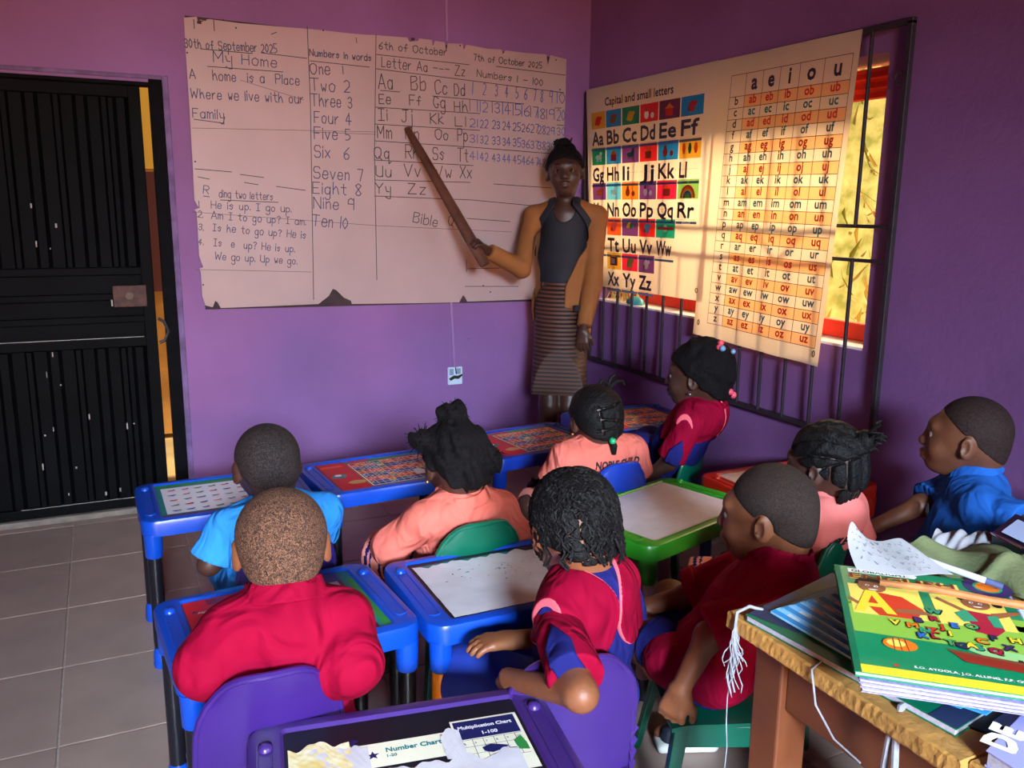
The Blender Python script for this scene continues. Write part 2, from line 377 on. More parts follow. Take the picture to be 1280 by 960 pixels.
# ------------------------------------------------------------------ room shell
XR = 2.425; YB = 4.17; ZT = 3.0; XL = -1.7; YR = -4.0
def paint(name):
    m = P(name, (130, 86, 140), .62, noise=(2.2, .10), bump=(46, .35), spec=.3); return m
WALL = paint('lilac_wall_paint')
CEIL = P('ceiling_board', (112, 66, 52), .8, noise=(3, .1))
BLK = P('black_gloss_paint', (8, 9, 12), .6, noise=(5, .35), bump=(60, .25), spec=.05)
DUST = P('dusty_black_paint', (66, 68, 72), .8, noise=(14, .5))
RUST = P('rusty_lock_plate', (70, 40, 34), .7, noise=(26, .5), bump=(80, .5))
IRON = P('dark_iron_bar', (40, 30, 38), .6, noise=(40, .3), bump=(120, .3))
REDP = P('red_window_paint', (232, 48, 26), .5, noise=(10, .1))
SILL = P('white_sill_paint', (238, 226, 228), .6)
TILE = [P('floor_tile_%d' % i, c, .38, noise=(6, .10), bump=(90, .06), spec=.45) for i, c in enumerate([(158, 134, 124), (164, 139, 128), (152, 129, 120)])]
GROUT = P('pale_grout', (172, 156, 146), .9, noise=(40, .2))
def struct(o, label=None): o['kind'] = 'structure'; return o
DX0, DX1, DZ = -.78, .262, 1.915        # door opening
m = MB(); m.bb(XL-.2, DX0, YB, YB+.2, 0, ZT); m.bb(DX1, XR+.2, YB, YB+.2, 0, ZT); m.bb(DX0, DX1, YB, YB+.2, DZ, ZT)
struct(m.build('wall_back', WALL))
WY0, WY1, WZ0, WZ1 = 2.19, 4.02, .915, 1.925   # window opening in the right wall
m = MB(); m.bb(XR, XR+.2, YR-.2, -1.85, 0, ZT); m.bb(XR, XR+.2, -.85, WY0, 0, ZT); m.bb(XR, XR+.2, -1.85, -.85, 0, 1.35); m.bb(XR, XR+.2, -1.85, -.85, 2.35, ZT); m.bb(XR, XR+.2, WY1, YB, 0, ZT); m.bb(XR, XR+.2, WY0, WY1, 0, WZ0); m.bb(XR, XR+.2, WY0, WY1, WZ1, ZT)  # the gap behind the camera is added for the side fill lamp
struct(m.build('wall_right', WALL))
struct(MB().bb(XL-.2, XL, YR-.2, YB, 0, ZT).build('wall_left', WALL))
m = MB(); m.bb(XL, -1.4, YR-.2, YR, 0, ZT); m.bb(.1, XR, YR-.2, YR, 0, ZT); m.bb(-1.4, .1, YR-.2, YR, 2.7, ZT)  # unseen opening made for the two rear lamps
struct(m.build('wall_rear', WALL))
struct(MB().bb(XL-.5, XR+.5, YR-.5, YB+.5, ZT, ZT+.15).build('ceiling', CEIL))
fl = struct(MB().bb(XL-.2, XR+.2, YR-.2, YB+.2, -.12, -.0045).build('floor', GROUT))
tc = {}
px = .44; nx0 = math.floor((XL+.2)/px); k = 0
for i in range(-4, 7):
    for j in range(-9, 11):
        x0 = max(-.2+i*px, XL); x1 = min(-.2+(i+1)*px, XR); y0 = max(-.31+j*px, YR); y1 = min(-.31+(j+1)*px, YB)
        if x1-x0 < .02 or y1-y0 < .02: continue
        key = (round(x1-x0, 3), round(y1-y0, 3), (i*7+j*3) % 3)
        if key not in tc:
            w, d = key[0]/2-.0022, key[1]/2-.0022; e = .0022
            vs = [(-w, -d, -.006), (w, -d, -.006), (w, d, -.006), (-w, d, -.006), (-w, -d, -.0012), (w, -d, -.0012), (w, d, -.0012), (-w, d, -.0012),
                  (-w+e, -d+e, 0), (w-e, -d+e, 0), (w-e, d-e, 0), (-w+e, d-e, 0)]
            o = MB().add(vs, [(3, 2, 1, 0), (0, 1, 5, 4), (1, 2, 6, 5), (2, 3, 7, 6), (3, 0, 4, 7), (4, 5, 9, 8), (5, 6, 10, 9), (6, 7, 11, 10), (7, 4, 8, 11), (8, 9, 10, 11)]).build('tile', TILE[key[2]], fl)
            tc[key] = o.data
        else: o = mkobj('tile', tc[key], fl)
        o.location = ((x0+x1)/2, (y0+y1)/2, random.uniform(-.0004, .0004))
# plaster edge round the door, conduit on the board wall
struct(MB().bb(DX1+.034, DX1+.060, YB-.008, YB+.002, 0, DZ+.03).bb(DX0, DX1+.034, YB-.008, YB+.002, DZ+.012, DZ+.03).build('trim_1', P('rough_plaster', (108, 84, 128), .85, noise=(16, .3), bump=(60, .8)), bevel=.004))
MB_ = MB().tube([(1.606, YB-.006, 2.995), (1.612, YB-.006, 2.2)], .007, 8).build('cable_conduit', P('painted_conduit', (150, 108, 160), .6), smooth=True); tag(MB_, 'thin painted conduit coming down the wall above the board', 'conduit')
cd = MB().tube([(1.628, YB-.006, .94), (1.645, YB-.006, .575)], .007, 8).build('cable_conduit', P('painted_conduit', (150, 108, 160), .6), smooth=True)
tag(cd, 'thin painted conduit running from below the board to the socket', 'conduit')
# ---- steel door
dr = empty('door_1', (-.29, YB, 0)); struct(dr)
def dloc(o): o.location = (.29, -YB, 0); return o
m = MB(); z1 = 1.895; xr = .205
m.bb(DX0+.01, xr, YB+.012, YB+.03, .03, z1)                                     # sheet
dloc(m.build('door_sheet', BLK, dr))
m = MB()
for (a, b) in ((.03, .075), (.775, .82), (.885, .915), (.985, 1.015), (1.095, 1.13), (z1-.05, z1)): m.bb(DX0+.01, xr, YB-.012, YB+.014, a, b)
for (a, b) in ((xr-.05, xr), (DX0+.01, DX0+.06)): m.bb(a, b, YB-.014, YB+.014, .03, z1)
dloc(m.build('door_rail', BLK, dr, bevel=.004))
ribx = [-.62, -.535, -.45, -.345, -.275, -.155, -.10, .015, .075]
me_r = None
for (a, b) in ((.078, .772), (1.132, z1-.052)):
    for i, x in enumerate([-.70, -.60, -.50, -.405, -.31, -.215, -.12, -.03, .06, .125]):
        w = .030 if i % 2 else .018
        m = MB(); m.add([(-w, .012, a), (w, .012, a), (w, .012, b), (-w, .012, b), (-w*.5, -.012, a), (w*.5, -.012, a), (w*.5, -.012, b), (-w*.5, -.012, b)],
                        [(0, 1, 5, 4), (1, 2, 6, 5), (2, 3, 7, 6), (3, 0, 4, 7), (4, 5, 6, 7)])
        o = m.build('door_rib', BLK, dr); o.location = (x+.29, 0, 0)
lk = MB().bb(.036, .172, YB-.024, YB-.012, .955, 1.05).build('lock_plate', RUST, dr, bevel=.003, label='rusty brown lock plate'); dloc(lk)
kh = MB().tube([(.102, YB-.024, 1.005), (.102, YB-.034, 1.005)], .016, 14).tube([(.102, YB-.034, 1.005), (.102, YB-.037, 1.005)], .008, 10).build('keyhole', P('brass_keyhole', (96, 84, 74), .65, .6), lk, smooth=True)
hb = MB().tube([(.212, YB-.03, .79), (.235, YB-.03, .80), (.252, YB-.03, .84), (.235, YB-.03, .885), (.212, YB-.03, .90)], .007, 8).build('door_handle', P('steel_handle', (90, 92, 100), .35, .9), dr, smooth=True); dloc(hb)
m = MB(); random.seed(3)
for (x, z) in [(-.245, .42), (-.22, .75), (-.20, .62), (-.25, .66), (-.21, .12), (-.06, .10), (.0, .11), (-.17, .24), (.05, .40), (-.10, .46), (.08, .42), (-.245, 1.38), (-.19, 1.21), (-.16, 1.30), (.075, .98), (.03, .96), (-.24, 1.22), (-.30, .25), (-.28, .40)]:
    w = random.uniform(.003, .008); h = random.uniform(.006, .03); m.bb(x-w/2, x+w/2, YB-.0135, YB-.0125, z, z+h)
m.bb(-.40, xr, YB-.0145, YB-.0125, .0745, .0765); m.bb(-.5, .15, YB-.0145, YB-.0125, .818, .821)
dloc(m.build('paint_chips', P('bare_metal_chips', (150, 145, 140), .7), dr))
m = MB(); m.bb(.242, DX1+.034, YB-.016, YB+.05, 0, DZ+.012); m.bb(DX0, DX1, YB-.004, YB+.05, z1+.004, DZ)
struct(m.build('trim_2', P('dark_door_frame', (9, 9, 13), .8, noise=(20, .4), bump=(40, .8), spec=.1), bevel=.003))
struct(MB().bb(DX0, DX1+.02, YB-.03, YB+.2, 0, .028).build('trim_3', P('concrete_threshold', (120, 112, 104), .9, noise=(14, .25), bump=(70, .6)), bevel=.005))
# what lies beyond the gap
struct(MB().bb(-3, 4.2, 6.0, 6.2, -.1, 1.62).build('wall_outside', P('yellow_render', (222, 168, 92), .9, noise=(5, .2))))
struct(MB().bb(-3, 4.2, 5.99, 6.25, 1.62, 3.2).build('trim_4', P('red_fascia', (250, 196, 70), .8)))
struct(MB().bb(-14, 16, -14, 18, -.3, -.13).build('ground_outside', P('yard_earth', (196, 164, 104), .95, noise=(3, .25), bump=(30, .5))))
struct(MB().bb(-1.2, 1.8, 5.90, 5.995, .86, 1.60).build('trim_5', P('brown_shutter', (92, 40, 32), .7)))
# ---- window: red casement, glass, sill
wn = empty('window_1', (XR+.1, (WY0+WY1)/2, WZ0)); struct(wn)
def wloc(o): o.location = (-(XR+.1), -(WY0+WY1)/2, -WZ0); return o
m = MB(); X0, X1 = XR+.12, XR+.165
m.bb(X0, X1, WY0, WY1, WZ0+.012, WZ0+.075); m.bb(X0, X1, WY0, WY1, WZ1-.11, WZ1-.02)
m.bb(X0, X1, WY0, WY0+.02, WZ0, WZ1); m.bb(X0, X1, WY1-.04, WY1, WZ0, WZ1)
for y in (3.40,): m.bb(X0-.005, X1, y-.035, y+.035, WZ0+.012, WZ1)
wloc(m.build('window_frame', REDP, wn, bevel=.004))
GL = glass_mat()
for (a, b) in ((WY0+.02, 3.365), (3.435, WY1-.04)): wloc(MB().bb(X0+.02, X0+.024, a, b, WZ0+.075, WZ1-.11).build('pane', GL, wn))
wloc(MB().bb(XR+.004, XR+.22, WY0, WY1, WZ0-.004, WZ0+.010).build('window_sill', SILL, wn, bevel=.003))
m = MB()
for i in range(3): m.box((X0+.0, WY0+.35, WZ1-.045-.035*i), (.01, .6, .03), 0, roty(.5))
wloc(m.build('louvre', REDP, wn))
# sun-lit dry grass bank and leaves beyond the window
BANK = P('dry_grass_bank', (226, 206, 120), .95, noise=(9, .0), var=(150, 150, 62), bump=(24, 1.))
m = MB()
def bankf(u, v):
    y = -2+12*u; return np.array([4.6+.9*v+.12*math.sin(y*3.1)+.1*math.sin(v*9+y*2), y, -.2+4.2*v+.1*math.sin(y*5+v*7)])
m.grid(bankf, 60, 24); struct(m.build('bank_outside', BANK, smooth=True))
m = MB(); random.seed(12)
for i in range(900):
    y = random.uniform(1.5, 8.5); v = random.random(); b = bankf((y+2)/12, v)+np.array([-.06, 0, 0]); L = random.uniform(.12, .34); a = random.uniform(-.9, .9)
    t = b+np.array([-random.uniform(.02, .12), math.sin(a)*L, math.cos(a)*L]); mid = (b+t)/2+np.array([-.04, 0, .02]); w = np.array([0, .012, .004])
    m.add([b-w, b+w, mid+w*.8, t, mid-w*.8], [(0, 1, 2, 3, 4)], i % 3)
o = m.build('grass', [P('grass_pale', (236, 214, 128), .9), P('grass_green', (150, 158, 66), .9), P('grass_ochre', (196, 160, 74), .9)])
tag(o, 'pale dry grass blades growing on the bank outside the window', 'grass', kind='stuff')
# ---- burglar grille in front of the window, on the room side
gr = empty('window_grille', (XR-.03, 3.1, .6), 0, 'dark iron burglar-proof grille fixed over the window on the right wall', 'grille')
def gl(o): o.location = (-(XR-.03), -3.1, -.6); return o
GX = XR-.032; bz0 = .60; bz1 = 2.0; gy0, gy1 = 2.085, 4.13
def bar(a, b, name, r=.0065, sq=None):
    a = np.array(a, float); b = np.array(b, float); d = b-a; L = np.linalg.norm(d); u = d/L; s = np.cross(u, [1., 0, 0]); m = MB()
    M = np.stack([np.array([1., 0, 0]), s, u], 1); m.box((a+b)/2, (r*2, r*2, L), 0, M); return gl(m.build(name, IRON, gr, bevel=.0015, seg=1))
bar((GX, gy0, bz0), (GX, gy0, bz1), 'frame_bar', .010); bar((GX, gy1, bz0), (GX, gy1, bz1), 'frame_bar', .010)
bar((GX, gy0-.01, bz0), (GX, gy1+.01, bz0), 'frame_bar', .010); bar((GX, gy0-.01, bz1), (GX, gy1+.01, bz1), 'frame_bar', .010)
bar((GX, gy0, 1.352), (GX, gy1, 1.352), 'cross_bar'); bar((GX, gy0, 1.235), (GX, gy1, 1.235), 'cross_bar')
ys = [4.015, 3.89, 3.756, 3.621, 3.491, 3.355, 3.212, 3.069, 2.930, 2.795, 2.664, 2.525, 2.383, 2.237]
for y in ys:
    bar((GX-.006, y, bz0), (GX-.006, y, 1.235), 'bar', .0055); bar((GX-.006, y, 1.352), (GX-.006, y, bz1), 'bar', .0055)
for yc in (2.60, 3.42):
    bar((GX, yc-.13, 1.352), (GX, yc, 1.235), 'brace', .005); bar((GX, yc+.13, 1.352), (GX, yc, 1.235), 'brace', .005)
gl(MB().tube([(GX, 2.112+.02*math.cos(a*.6), 1.83+.02*math.sin(a*.6)) for a in range(11)], .004, 6).build('hook', IRON, gr, smooth=True))
# ---- straw broom and teal cap on the sill
m = MB(); random.seed(5)
for i in range(260):
    y = random.gauss(3.80, .05); z = WZ0+.012; a = random.uniform(-1.1, 1.1); L = random.uniform(.10, .24)
    p0 = np.array([XR+.03+random.uniform(-.02, .05), y, z+.11+random.uniform(-.06, .08)]); d = np.array([random.uniform(-.3, .2), math.sin(a), math.cos(a)*random.choice((-1, 1, 1))])
    p1 = p0+d*L*.5; p1[2] = max(p1[2], z+.005); p2 = p1+np.array([0, random.uniform(-.03, .03), random.uniform(-.04, .03)]); p2[2] = max(p2[2], z+.003)
    m.tube([p0, p1, p2], .0022, 4, 0, caps=False)
tag(m.build('straw_bundle', P('dry_straw', (232, 210, 140), .8, noise=(60, .3))), 'tangled bundle of dry straw on the window sill', 'straw bundle')
m = MB(); rs = []
for (r, z) in ((.062, .0), (.066, .006), (.058, .022), (.040, .034), (.012, .040)): rs.append([(XR+.035+r*.55*math.cos(t*math.pi/8), 3.70+r*math.sin(t*math.pi/8), WZ0+.011+z) for t in range(16)])
m.rings(rs); tag(m.build('plastic_bowl', P('teal_plastic', (60, 150, 160), .4), smooth=True), 'small teal plastic bowl upside down on the sill beside the straw', 'bowl')
# ------------------------------------------------------------------ whiteboard on the back wall
INKB = P('ink_blue_black', (44, 40, 84), .5); INKK = P('ink_black', (34, 26, 34), .5)
INKF = P('ink_blue', (64, 74, 140), .5)
BOARD = P('worn_white_board', (168, 140, 138), .42, noise=(3.2, .07), bump=(30, .05), spec=.5)
BACKB = P('board_backing', (58, 40, 44), .9, noise=(12, .3))
bd = empty('whiteboard', (1.34, YB, 1.56), 0, 'large worn white writing board with chipped edges covered in handwriting', 'whiteboard')
def bl(o): o.location = (-1.34, -YB, -1.56); return o
def BP(x, y, off=.0): p = ony(x, y, YB-.014); p[1] = YB-.0148-off; return p
corn = [(229, 22), (708, 75), (699, 374), (256, 385)]
yb = YB-.014
# ragged outline, clockwise from top left, as photo measurements
out = [(230, 22), (246, 21), (247, 25), (262, 24), (300, 29), (383, 36), (395, 37), (440, 42), (452, 43), (470, 44), (509, 47), (512, 52), (523, 51), (524, 48), (540, 50), (541, 58), (544, 51), (556, 53),
       (558, 66), (560, 54), (578, 55), (580, 62), (583, 56), (590, 57), (610, 61), (627, 62), (629, 68), (632, 63), (655, 66), (683, 68), (685, 82), (688, 69), (708, 74),
       (707, 120), (704, 190), (699, 300), (696, 373), (640, 375), (584, 377), (581, 371), (579, 369), (576, 374), (574, 378), (520, 379), (440, 380), (439, 376), (430, 372), (421, 363), (416, 361), (411, 370), (398, 380), (330, 383), (276, 385), (272, 378), (269, 376), (266, 384), (257, 382),
       (253, 370), (251, 340), (249, 336), (254, 334), (249, 320), (246, 266), (243, 262), (249, 260), (243, 250), (240, 190), (236, 120), (232, 60)]
from mathutils.geometry import tessellate_polygon
pts = [ony(x, y, yb) for x, y in out]; n = len(pts)
tri = tessellate_polygon([[Vector((p[0], p[2], 0)) for p in pts]])
vs = [(p[0], yb, p[2]) for p in pts]+[(p[0], yb+.004, p[2]) for p in pts]
m = MB(); m.add(vs, [tuple(t) for t in tri]+[tuple(i+n for i in reversed(t)) for t in tri]+[(i, i+n, (i+1) % n+n, (i+1) % n) for i in range(n)])
o = bl(m.build('writing_sheet', BOARD, bd))
import bmesh
def fixn(o):
    b = bmesh.new(); b.from_mesh(o.data); bmesh.ops.recalc_face_normals(b, faces=b.faces); b.to_mesh(o.data); b.free()
fixn(o)
m = MB(); q = [ony(231, 19, yb), ony(706, 73, yb), ony(697, 376, yb), ony(257, 387, yb)]
m.add([(p[0], yb+.0045, p[2]) for p in q]+[(p[0], YB-.001, p[2]) for p in q], [(0, 1, 2, 3), (7, 6, 5, 4), (0, 4, 5, 1), (1, 5, 6, 2), (2, 6, 7, 3), (3, 7, 4, 0)]); o = bl(m.build('backing_panel', BACKB, bd)); fixn(o)
random.seed(21)
PXM = 1073/4.35
def wr(mb, s, x0, y0, x1, y1, h, wd=.0046, mi=0): handwrite(mb, s, BP(x0, y0-1.6), BP(x1, y1-1.6), h/PXM, wd*1.12, mi)
m = MB()   # left column
for a in [("30th of September 2025", 231, 61, 346, 68, 9), ("My Home", 267, 79, 346, 86, 11), ("A   home  is a  Place", 237, 100, 374, 108, 10), ("Where we live with our", 239, 124, 379, 131, 10), ("Family", 241, 148, 280, 151, 10)]: wr(m, *a)
bl(m.build('handwriting', INKB, bd, label='lesson text headed My Home'))
m = MB()
for a in [("R", 254, 243, 261, 244, 9), ("ding two letters", 274, 248, 341, 252, 8), ("1", 249, 261, 252, 261, 7), ("He is up. I go up.", 264, 262, 364, 267, 8), ("2.", 247, 273, 253, 274, 7), ("Am I to go up? I am.", 264, 275, 382, 283, 8),
          ("3.", 248, 289, 254, 290, 7), ("Is he to go up? He is", 266, 290, 382, 300, 8), ("4.", 248, 307, 254, 308, 7), ("Is  e  up? He is up.", 267, 309, 368, 317, 8), ("We go up. Up we go.", 269, 326, 371, 332, 8)]: wr(m, *a, wd=.0040)
bl(m.build('handwriting', INKB, bd, label='numbered reading lines at the lower left'))
m = MB()
for a in [("Numbers in words", 387, 71, 464, 78, 7), ("One", 388, 94, 412, 95, 12), ("1", 429, 94, 431, 94, 9), ("Two 2", 388, 115, 437, 117, 13), ("Three 3", 389, 134, 440, 137, 13), ("Four 4", 393, 155, 439, 158, 13), ("Five 5", 393, 175, 438, 177, 13),
          ("Six  6", 393, 198, 436, 201, 13), ("Seven 7", 392, 224, 453, 228, 13), ("Eight 8", 391, 243, 451, 246, 13), ("Nine 9", 392, 262, 442, 264, 13), ("Ten 10", 390, 283, 434, 288, 13)]: wr(m, *a, wd=.0050)
bl(m.build('handwriting', INKB, bd, label='numbers one to ten in words'))
m = MB()
for a in [("6th of October", 474, 63, 558, 71, 8), ("Letter Aa --- Zz", 477, 85, 581, 97, 11), ("7th of October 2025", 592, 77, 677, 87, 7), ("Numbers 1 - 100", 596, 97, 678, 109, 8)]: wr(m, *a)
rows = [("Aa", 473, 112, 18, 17), ("Bb", 514, 114, 18, 16), ("Cc", 544, 119, 15, 15), ("Dd", 568, 121, 13, 14), ("Ee", 474, 131, 14, 11), ("Ff", 512, 133, 14, 11), ("Gg", 542, 136, 14, 13), ("Hh", 568, 141, 16, 12),
        ("Ii", 473, 152, 11, 13), ("Jj", 502, 154, 13, 13), ("Kk", 538, 156, 16, 12), ("Ll", 569, 159, 13, 11), ("Mm", 472, 174, 18, 15), ("Nn", 507, 175, 16, 13), ("Oo", 544, 176, 16, 12), ("Pp", 572, 178, 12, 15),
        ("Qq", 468, 199, 21, 13), ("Rr", 507, 199, 14, 15), ("Ss", 541, 201, 14, 15), ("Tt", 572, 203, 13, 16), ("Uu", 470, 222, 19, 13), ("Vv", 505, 222, 20, 14), ("Ww", 540, 223, 24, 14), ("Xx", 575, 224, 14, 14), ("Yy", 469, 243, 19, 12), ("Zz", 510, 244, 22, 13)]
for s, x, y, w, h in rows: wr(m, s, x, y, x+w, y+w*.04, h, wd=.0052)
wr(m, "Bible", 516, 279, 546, 285, 12); wr(m, "Q", 560, 283, 567, 284, 12); wr(m, "e", 579, 285, 583, 285, 10)
bl(m.build('handwriting', INKK, bd, label='letters of the alphabet Aa to Zz and date headings'))
m = MB(); xs = [591, 604, 619, 632, 645, 656, 667, 676, 687, 700]
for r, (yA, yB_, h) in enumerate([(119, 131, 14), (140, 152, 13), (160, 171, 10), (180, 191, 10), (201, 212, 10)]):
    for c in range(10):
        nn = r*10+c+1
        if (r == 3 and c > 8) or (r == 4 and c > 7): continue
        y = yA+(yB_-yA)*c/9; w = 3 if nn < 10 else 9.5
        wr(m, str(nn), xs[c]-w/2+1, y, xs[c]+w/2+1, y+.4, h, wd=.0048)
bl(m.build('handwriting', INKF, bd, label='blue numbers 1 to 48 in rows'))
m = MB(); LN = [((384, 33), (388, 130)), ((388, 130), (392, 375)), ((470, 43), (468, 200)), ((468, 190), (471, 350)), ((250, 61), (316, 67)), ((326, 66), (384, 73)), ((259, 83), (354, 90)), ((242, 149), (279, 154)), ((279, 154), (281, 146)),
      ((387, 76), (462, 84)), ((470, 68), (587, 81)), ((470, 86), (590, 101)), ((590, 101), (705, 116)), ((620, 83), (707, 94)), ((475, 113), (500, 115)), ((540, 120), (655, 130)), ((469, 134), (600, 142)), ((468, 155), (600, 163)), ((468, 176), (590, 184)), ((590, 184), (700, 193)),
      ((468, 200), (592, 207)), ((468, 225), (588, 228)), ((468, 245), (590, 250)), ((590, 250), (664, 257)), ((617, 230), (690, 235)), ((583, 273), (638, 277)), ((581, 358), (648, 358)), ((583, 336), (625, 335)), ((583, 325), (583, 340)),
      ((693, 135), (702, 135)), ((696, 156), (705, 157)), ((247, 221), (262, 224)), ((305, 228), (323, 231)), ((345, 233), (382, 238)), ((275, 250), (348, 253)), ((254, 245), (262, 246)), ((243, 211), (290, 215)), ((300, 218), (330, 222)),
      ((242, 18+6), (243, 36)), ((267, 25), (268, 39)), ((339, 43), (346, 40)), ((445, 47), (446, 54)), ((247, 17+8), (254, 27))]
for a, b in LN: inkline(m, BP(*a), BP(*b), .0034)
for a, b in [((240, 160), (470, 165)), ((240, 265), (470, 282)), ((470, 282), (640, 290)), ((245, 337), (390, 340)), ((300, 100), (380, 125)), ((390, 165), (470, 168))]: inkline(m, BP(*a, -.0002), BP(*b, -.0002), .0018)
for (x, y) in [(234, 66), (279, 25), (295, 35), (404, 38), (575, 57), (695, 75), (244, 202), (254, 356), (604, 357), (613, 365), (700, 112)]: p = BP(x, y); m.tube([p, p-np.array([0, .0012, 0])], .004, 8)
bl(m.build('ruled_lines', INKK, bd))
m = MB()
for (x, y) in [(249, 28), (255, 24), (516, 49)]: p = BP(x, y); m.box(p, (.018, .001, .012))
bl(m.build('chipped_spots', BACKB, bd))
# socket
sk_ = empty('wall_socket', (1.649, YB, .529), 0, 'small white double wall socket on the wall below the board', 'socket')
MB().box((0, -.008, 0), (.082, .014, .095)).build('socket_plate', P('socket_plastic', (196, 206, 220), .4), sk_, bevel=.005)
m = MB(); m.box((-.022, -.017, .022), (.022, .006, .034)).box((.018, -.017, .024), (.022, .006, .030)); m.build('switch_key', P('switch_key_grey', (120, 140, 165), .4), sk_, bevel=.002)
MB().tube([(-.034, -.02, -.018), (-.01, -.026, -.004), (.012, -.024, -.008), (.036, -.02, .004)], [.008, .009, .009, .005], 8).tube([(0, -.016, .045), (.004, -.018, .01)], .003, 6).build('black_wire', P('black_rubber', (20, 20, 24), .6), sk_, smooth=True)
tag(MB().box((1.73, YB-.004, .72), (.012, .008, .012)).build('plaster_lump', WALL, bevel=.003), 'tiny lump of plaster on the wall under the board', 'plaster')

# ------------------------------------------------------------------ charts hung on the grille
PAPER = P('poster_paper', (226, 206, 184), .55, trans=.5)
def pm(n, c): return P('poster_'+n, c, .55, trans=.45)
PX = XR-.052
def poster_map(tl, tr, br, bl_, amp, ph):
    tl, tr, br, bl_ = [np.array(v, float) for v in (tl, tr, br, bl_)]
    def f(u, v, off=0.):
        p = (tl*(1-u)+tr*u)*(1-v)+(bl_*(1-u)+br*u)*v
        z = PX-.006-amp*(.5+.5*math.sin(u*9+ph)+.35*math.sin(u*21+ph*2+v*1.5))*(.3+.7*v)-off
        return np.array([z, p[0], p[1]])
    return f
LET = P('chart_letter_dark', (40, 24, 52), .6)
# chart 1
p1 = empty('alphabet_chart', (PX, 3.55, 1.0), 0, 'alphabet chart titled Capital and small letters with small coloured pictures', 'poster', 'wall charts hung on the window grille')
def off1(o, q): o.location = [-v for v in q]; return o
f1 = poster_map((4.095, 2.012), (3.012, 2.008), (3.03, 1.010), (3.985, 1.005), .006, .4)
ub = [.0]; cols = [(.045, .170), (.178, .312), (.320, .458), (.466, .608), (.616, .765), (.773, .925)]
rowsv = [(.122, .205), (.300, .385), (.475, .56), (.650, .735), (.822, .905)]
palette = {'gold': (206, 150, 40), 'teal': (20, 110, 116), 'green': (20, 112, 84), 'red': (206, 32, 34), 'plum': (92, 34, 70), 'blue': (30, 120, 190), 'sky': (90, 180, 216), 'violet': (104, 50, 112), 'olive': (176, 172, 60), 'orange': (236, 120, 30), 'crimson': (206, 30, 60), 'lime': (122, 164, 74), 'dorange': (226, 84, 30), 'emerald': (24, 140, 110), 'tred': (214, 40, 40), 'white': (240, 232, 224), 'brown': (140, 70, 40), 'yellow': (240, 200, 50), 'pink': (230, 120, 130)}
pn = list(palette); pmat = [pm(k, palette[k]) for k in pn]
grid_c = [['gold', 'blue', 'green', 'red', 'plum', 'blue'], ['green', 'blue', 'violet', 'red', 'blue', 'gold'], ['violet', 'sky', 'orange', 'violet', 'crimson', 'lime'], ['sky', 'dorange', 'violet', 'red', 'emerald', None], [None, 'gold', 'crimson', 'violet', None, None]]
icons = [['red', 'brown', 'gold', 'white', 'tred', 'tred'], ['white', 'tred', 'green', 'brown', 'tred', 'dorange'], ['orange', 'white', 'brown', 'white', 'brown', 'tred'], ['yellow', 'pink', 'yellow', 'sky', 'tred', None], [None, 'white', 'lime', 'white', None, None]]
ucuts = sorted(set([0, 1]+[round(c, 4) for ab in cols for c in ab]+[.03, .95])); vcuts = sorted(set([0, 1, .07, .27, .45, .62, .79, .95]+[round(c, 4) for ab in rowsv for c in ab]))
ucuts2 = []
for a, b in zip(ucuts[:-1], ucuts[1:]): ucuts2 += [a, (a+b)/2]
ucuts2.append(1)
m = MB(); idx = {}
for j, v in enumerate(vcuts):
    for i, u in enumerate(ucuts2): m.V.append(tuple(f1(u, v)))
nw = len(ucuts2)
for j in range(len(vcuts)-1):
    for i in range(nw-1):
        uc = (ucuts2[i]+ucuts2[i+1])/2; vc = (vcuts[j]+vcuts[j+1])/2; mi = 0
        for r, (a, b) in enumerate(rowsv):
            for c, (d, e) in enumerate(cols):
                if a < vc < b and d < uc < e and grid_c[r][c]: mi = 1+pn.index(grid_c[r][c])
        m.F.append((j*nw+i, j*nw+i+1, (j+1)*nw+i+1, (j+1)*nw+i)); m.M.append(mi)
off1(m.build('sheet', [PAPER]+pmat, p1), (PX, 3.55, 1.0))
def put(mb, f, s, u, v, size, mi=0, width=None, center=False, bold=0., W_=1.0, H_=1.0, off=.0012):
    """print s on a hanging sheet: u,v of the baseline start, size in metres, W_,H_ sheet size"""
    gm = MB(); text(gm, s, (0, 0, 0), (1, 0, 0), (0, 1, 0), size, 0, width, center, bold)
    mb.add([f(u+q[0]/W_, v-q[1]/H_, off) for q in gm.V], gm.F, mi)
m = MB(); W1, H1 = 1.03, 1.0
put(m, f1, 'Capital and small letters', .17, .098, .040, 0, .56, False, .0016, W1, H1)
names = [['Aa', 'Bb', 'Cc', 'Dd', 'Ee', 'Ff'], ['Gg', 'Hh', 'Ii', 'Jj', 'Kk', 'Ll'], ['Mm', 'Nn', 'Oo', 'Pp', 'Qq', 'Rr'], ['Ss', 'Tt', 'Uu', 'Vv', 'Ww'], ['', 'Xx', 'Yy', 'Zz']]
for r in range(5):
    for c, s in enumerate(names[r]):
        if not s: continue
        d, e = cols[c]; dd = .0 if r < 3 else .0
        put(m, f1, s, d+.006, rowsv[r][1]+.082, .068, 0, (e-d)*.80*W1 if s not in ('Ii', 'Ll') else .055, False, .004, W1, H1)
off1(m.build('printed_letters', LET, p1), (PX, 3.55, 1.0))
m = MB()
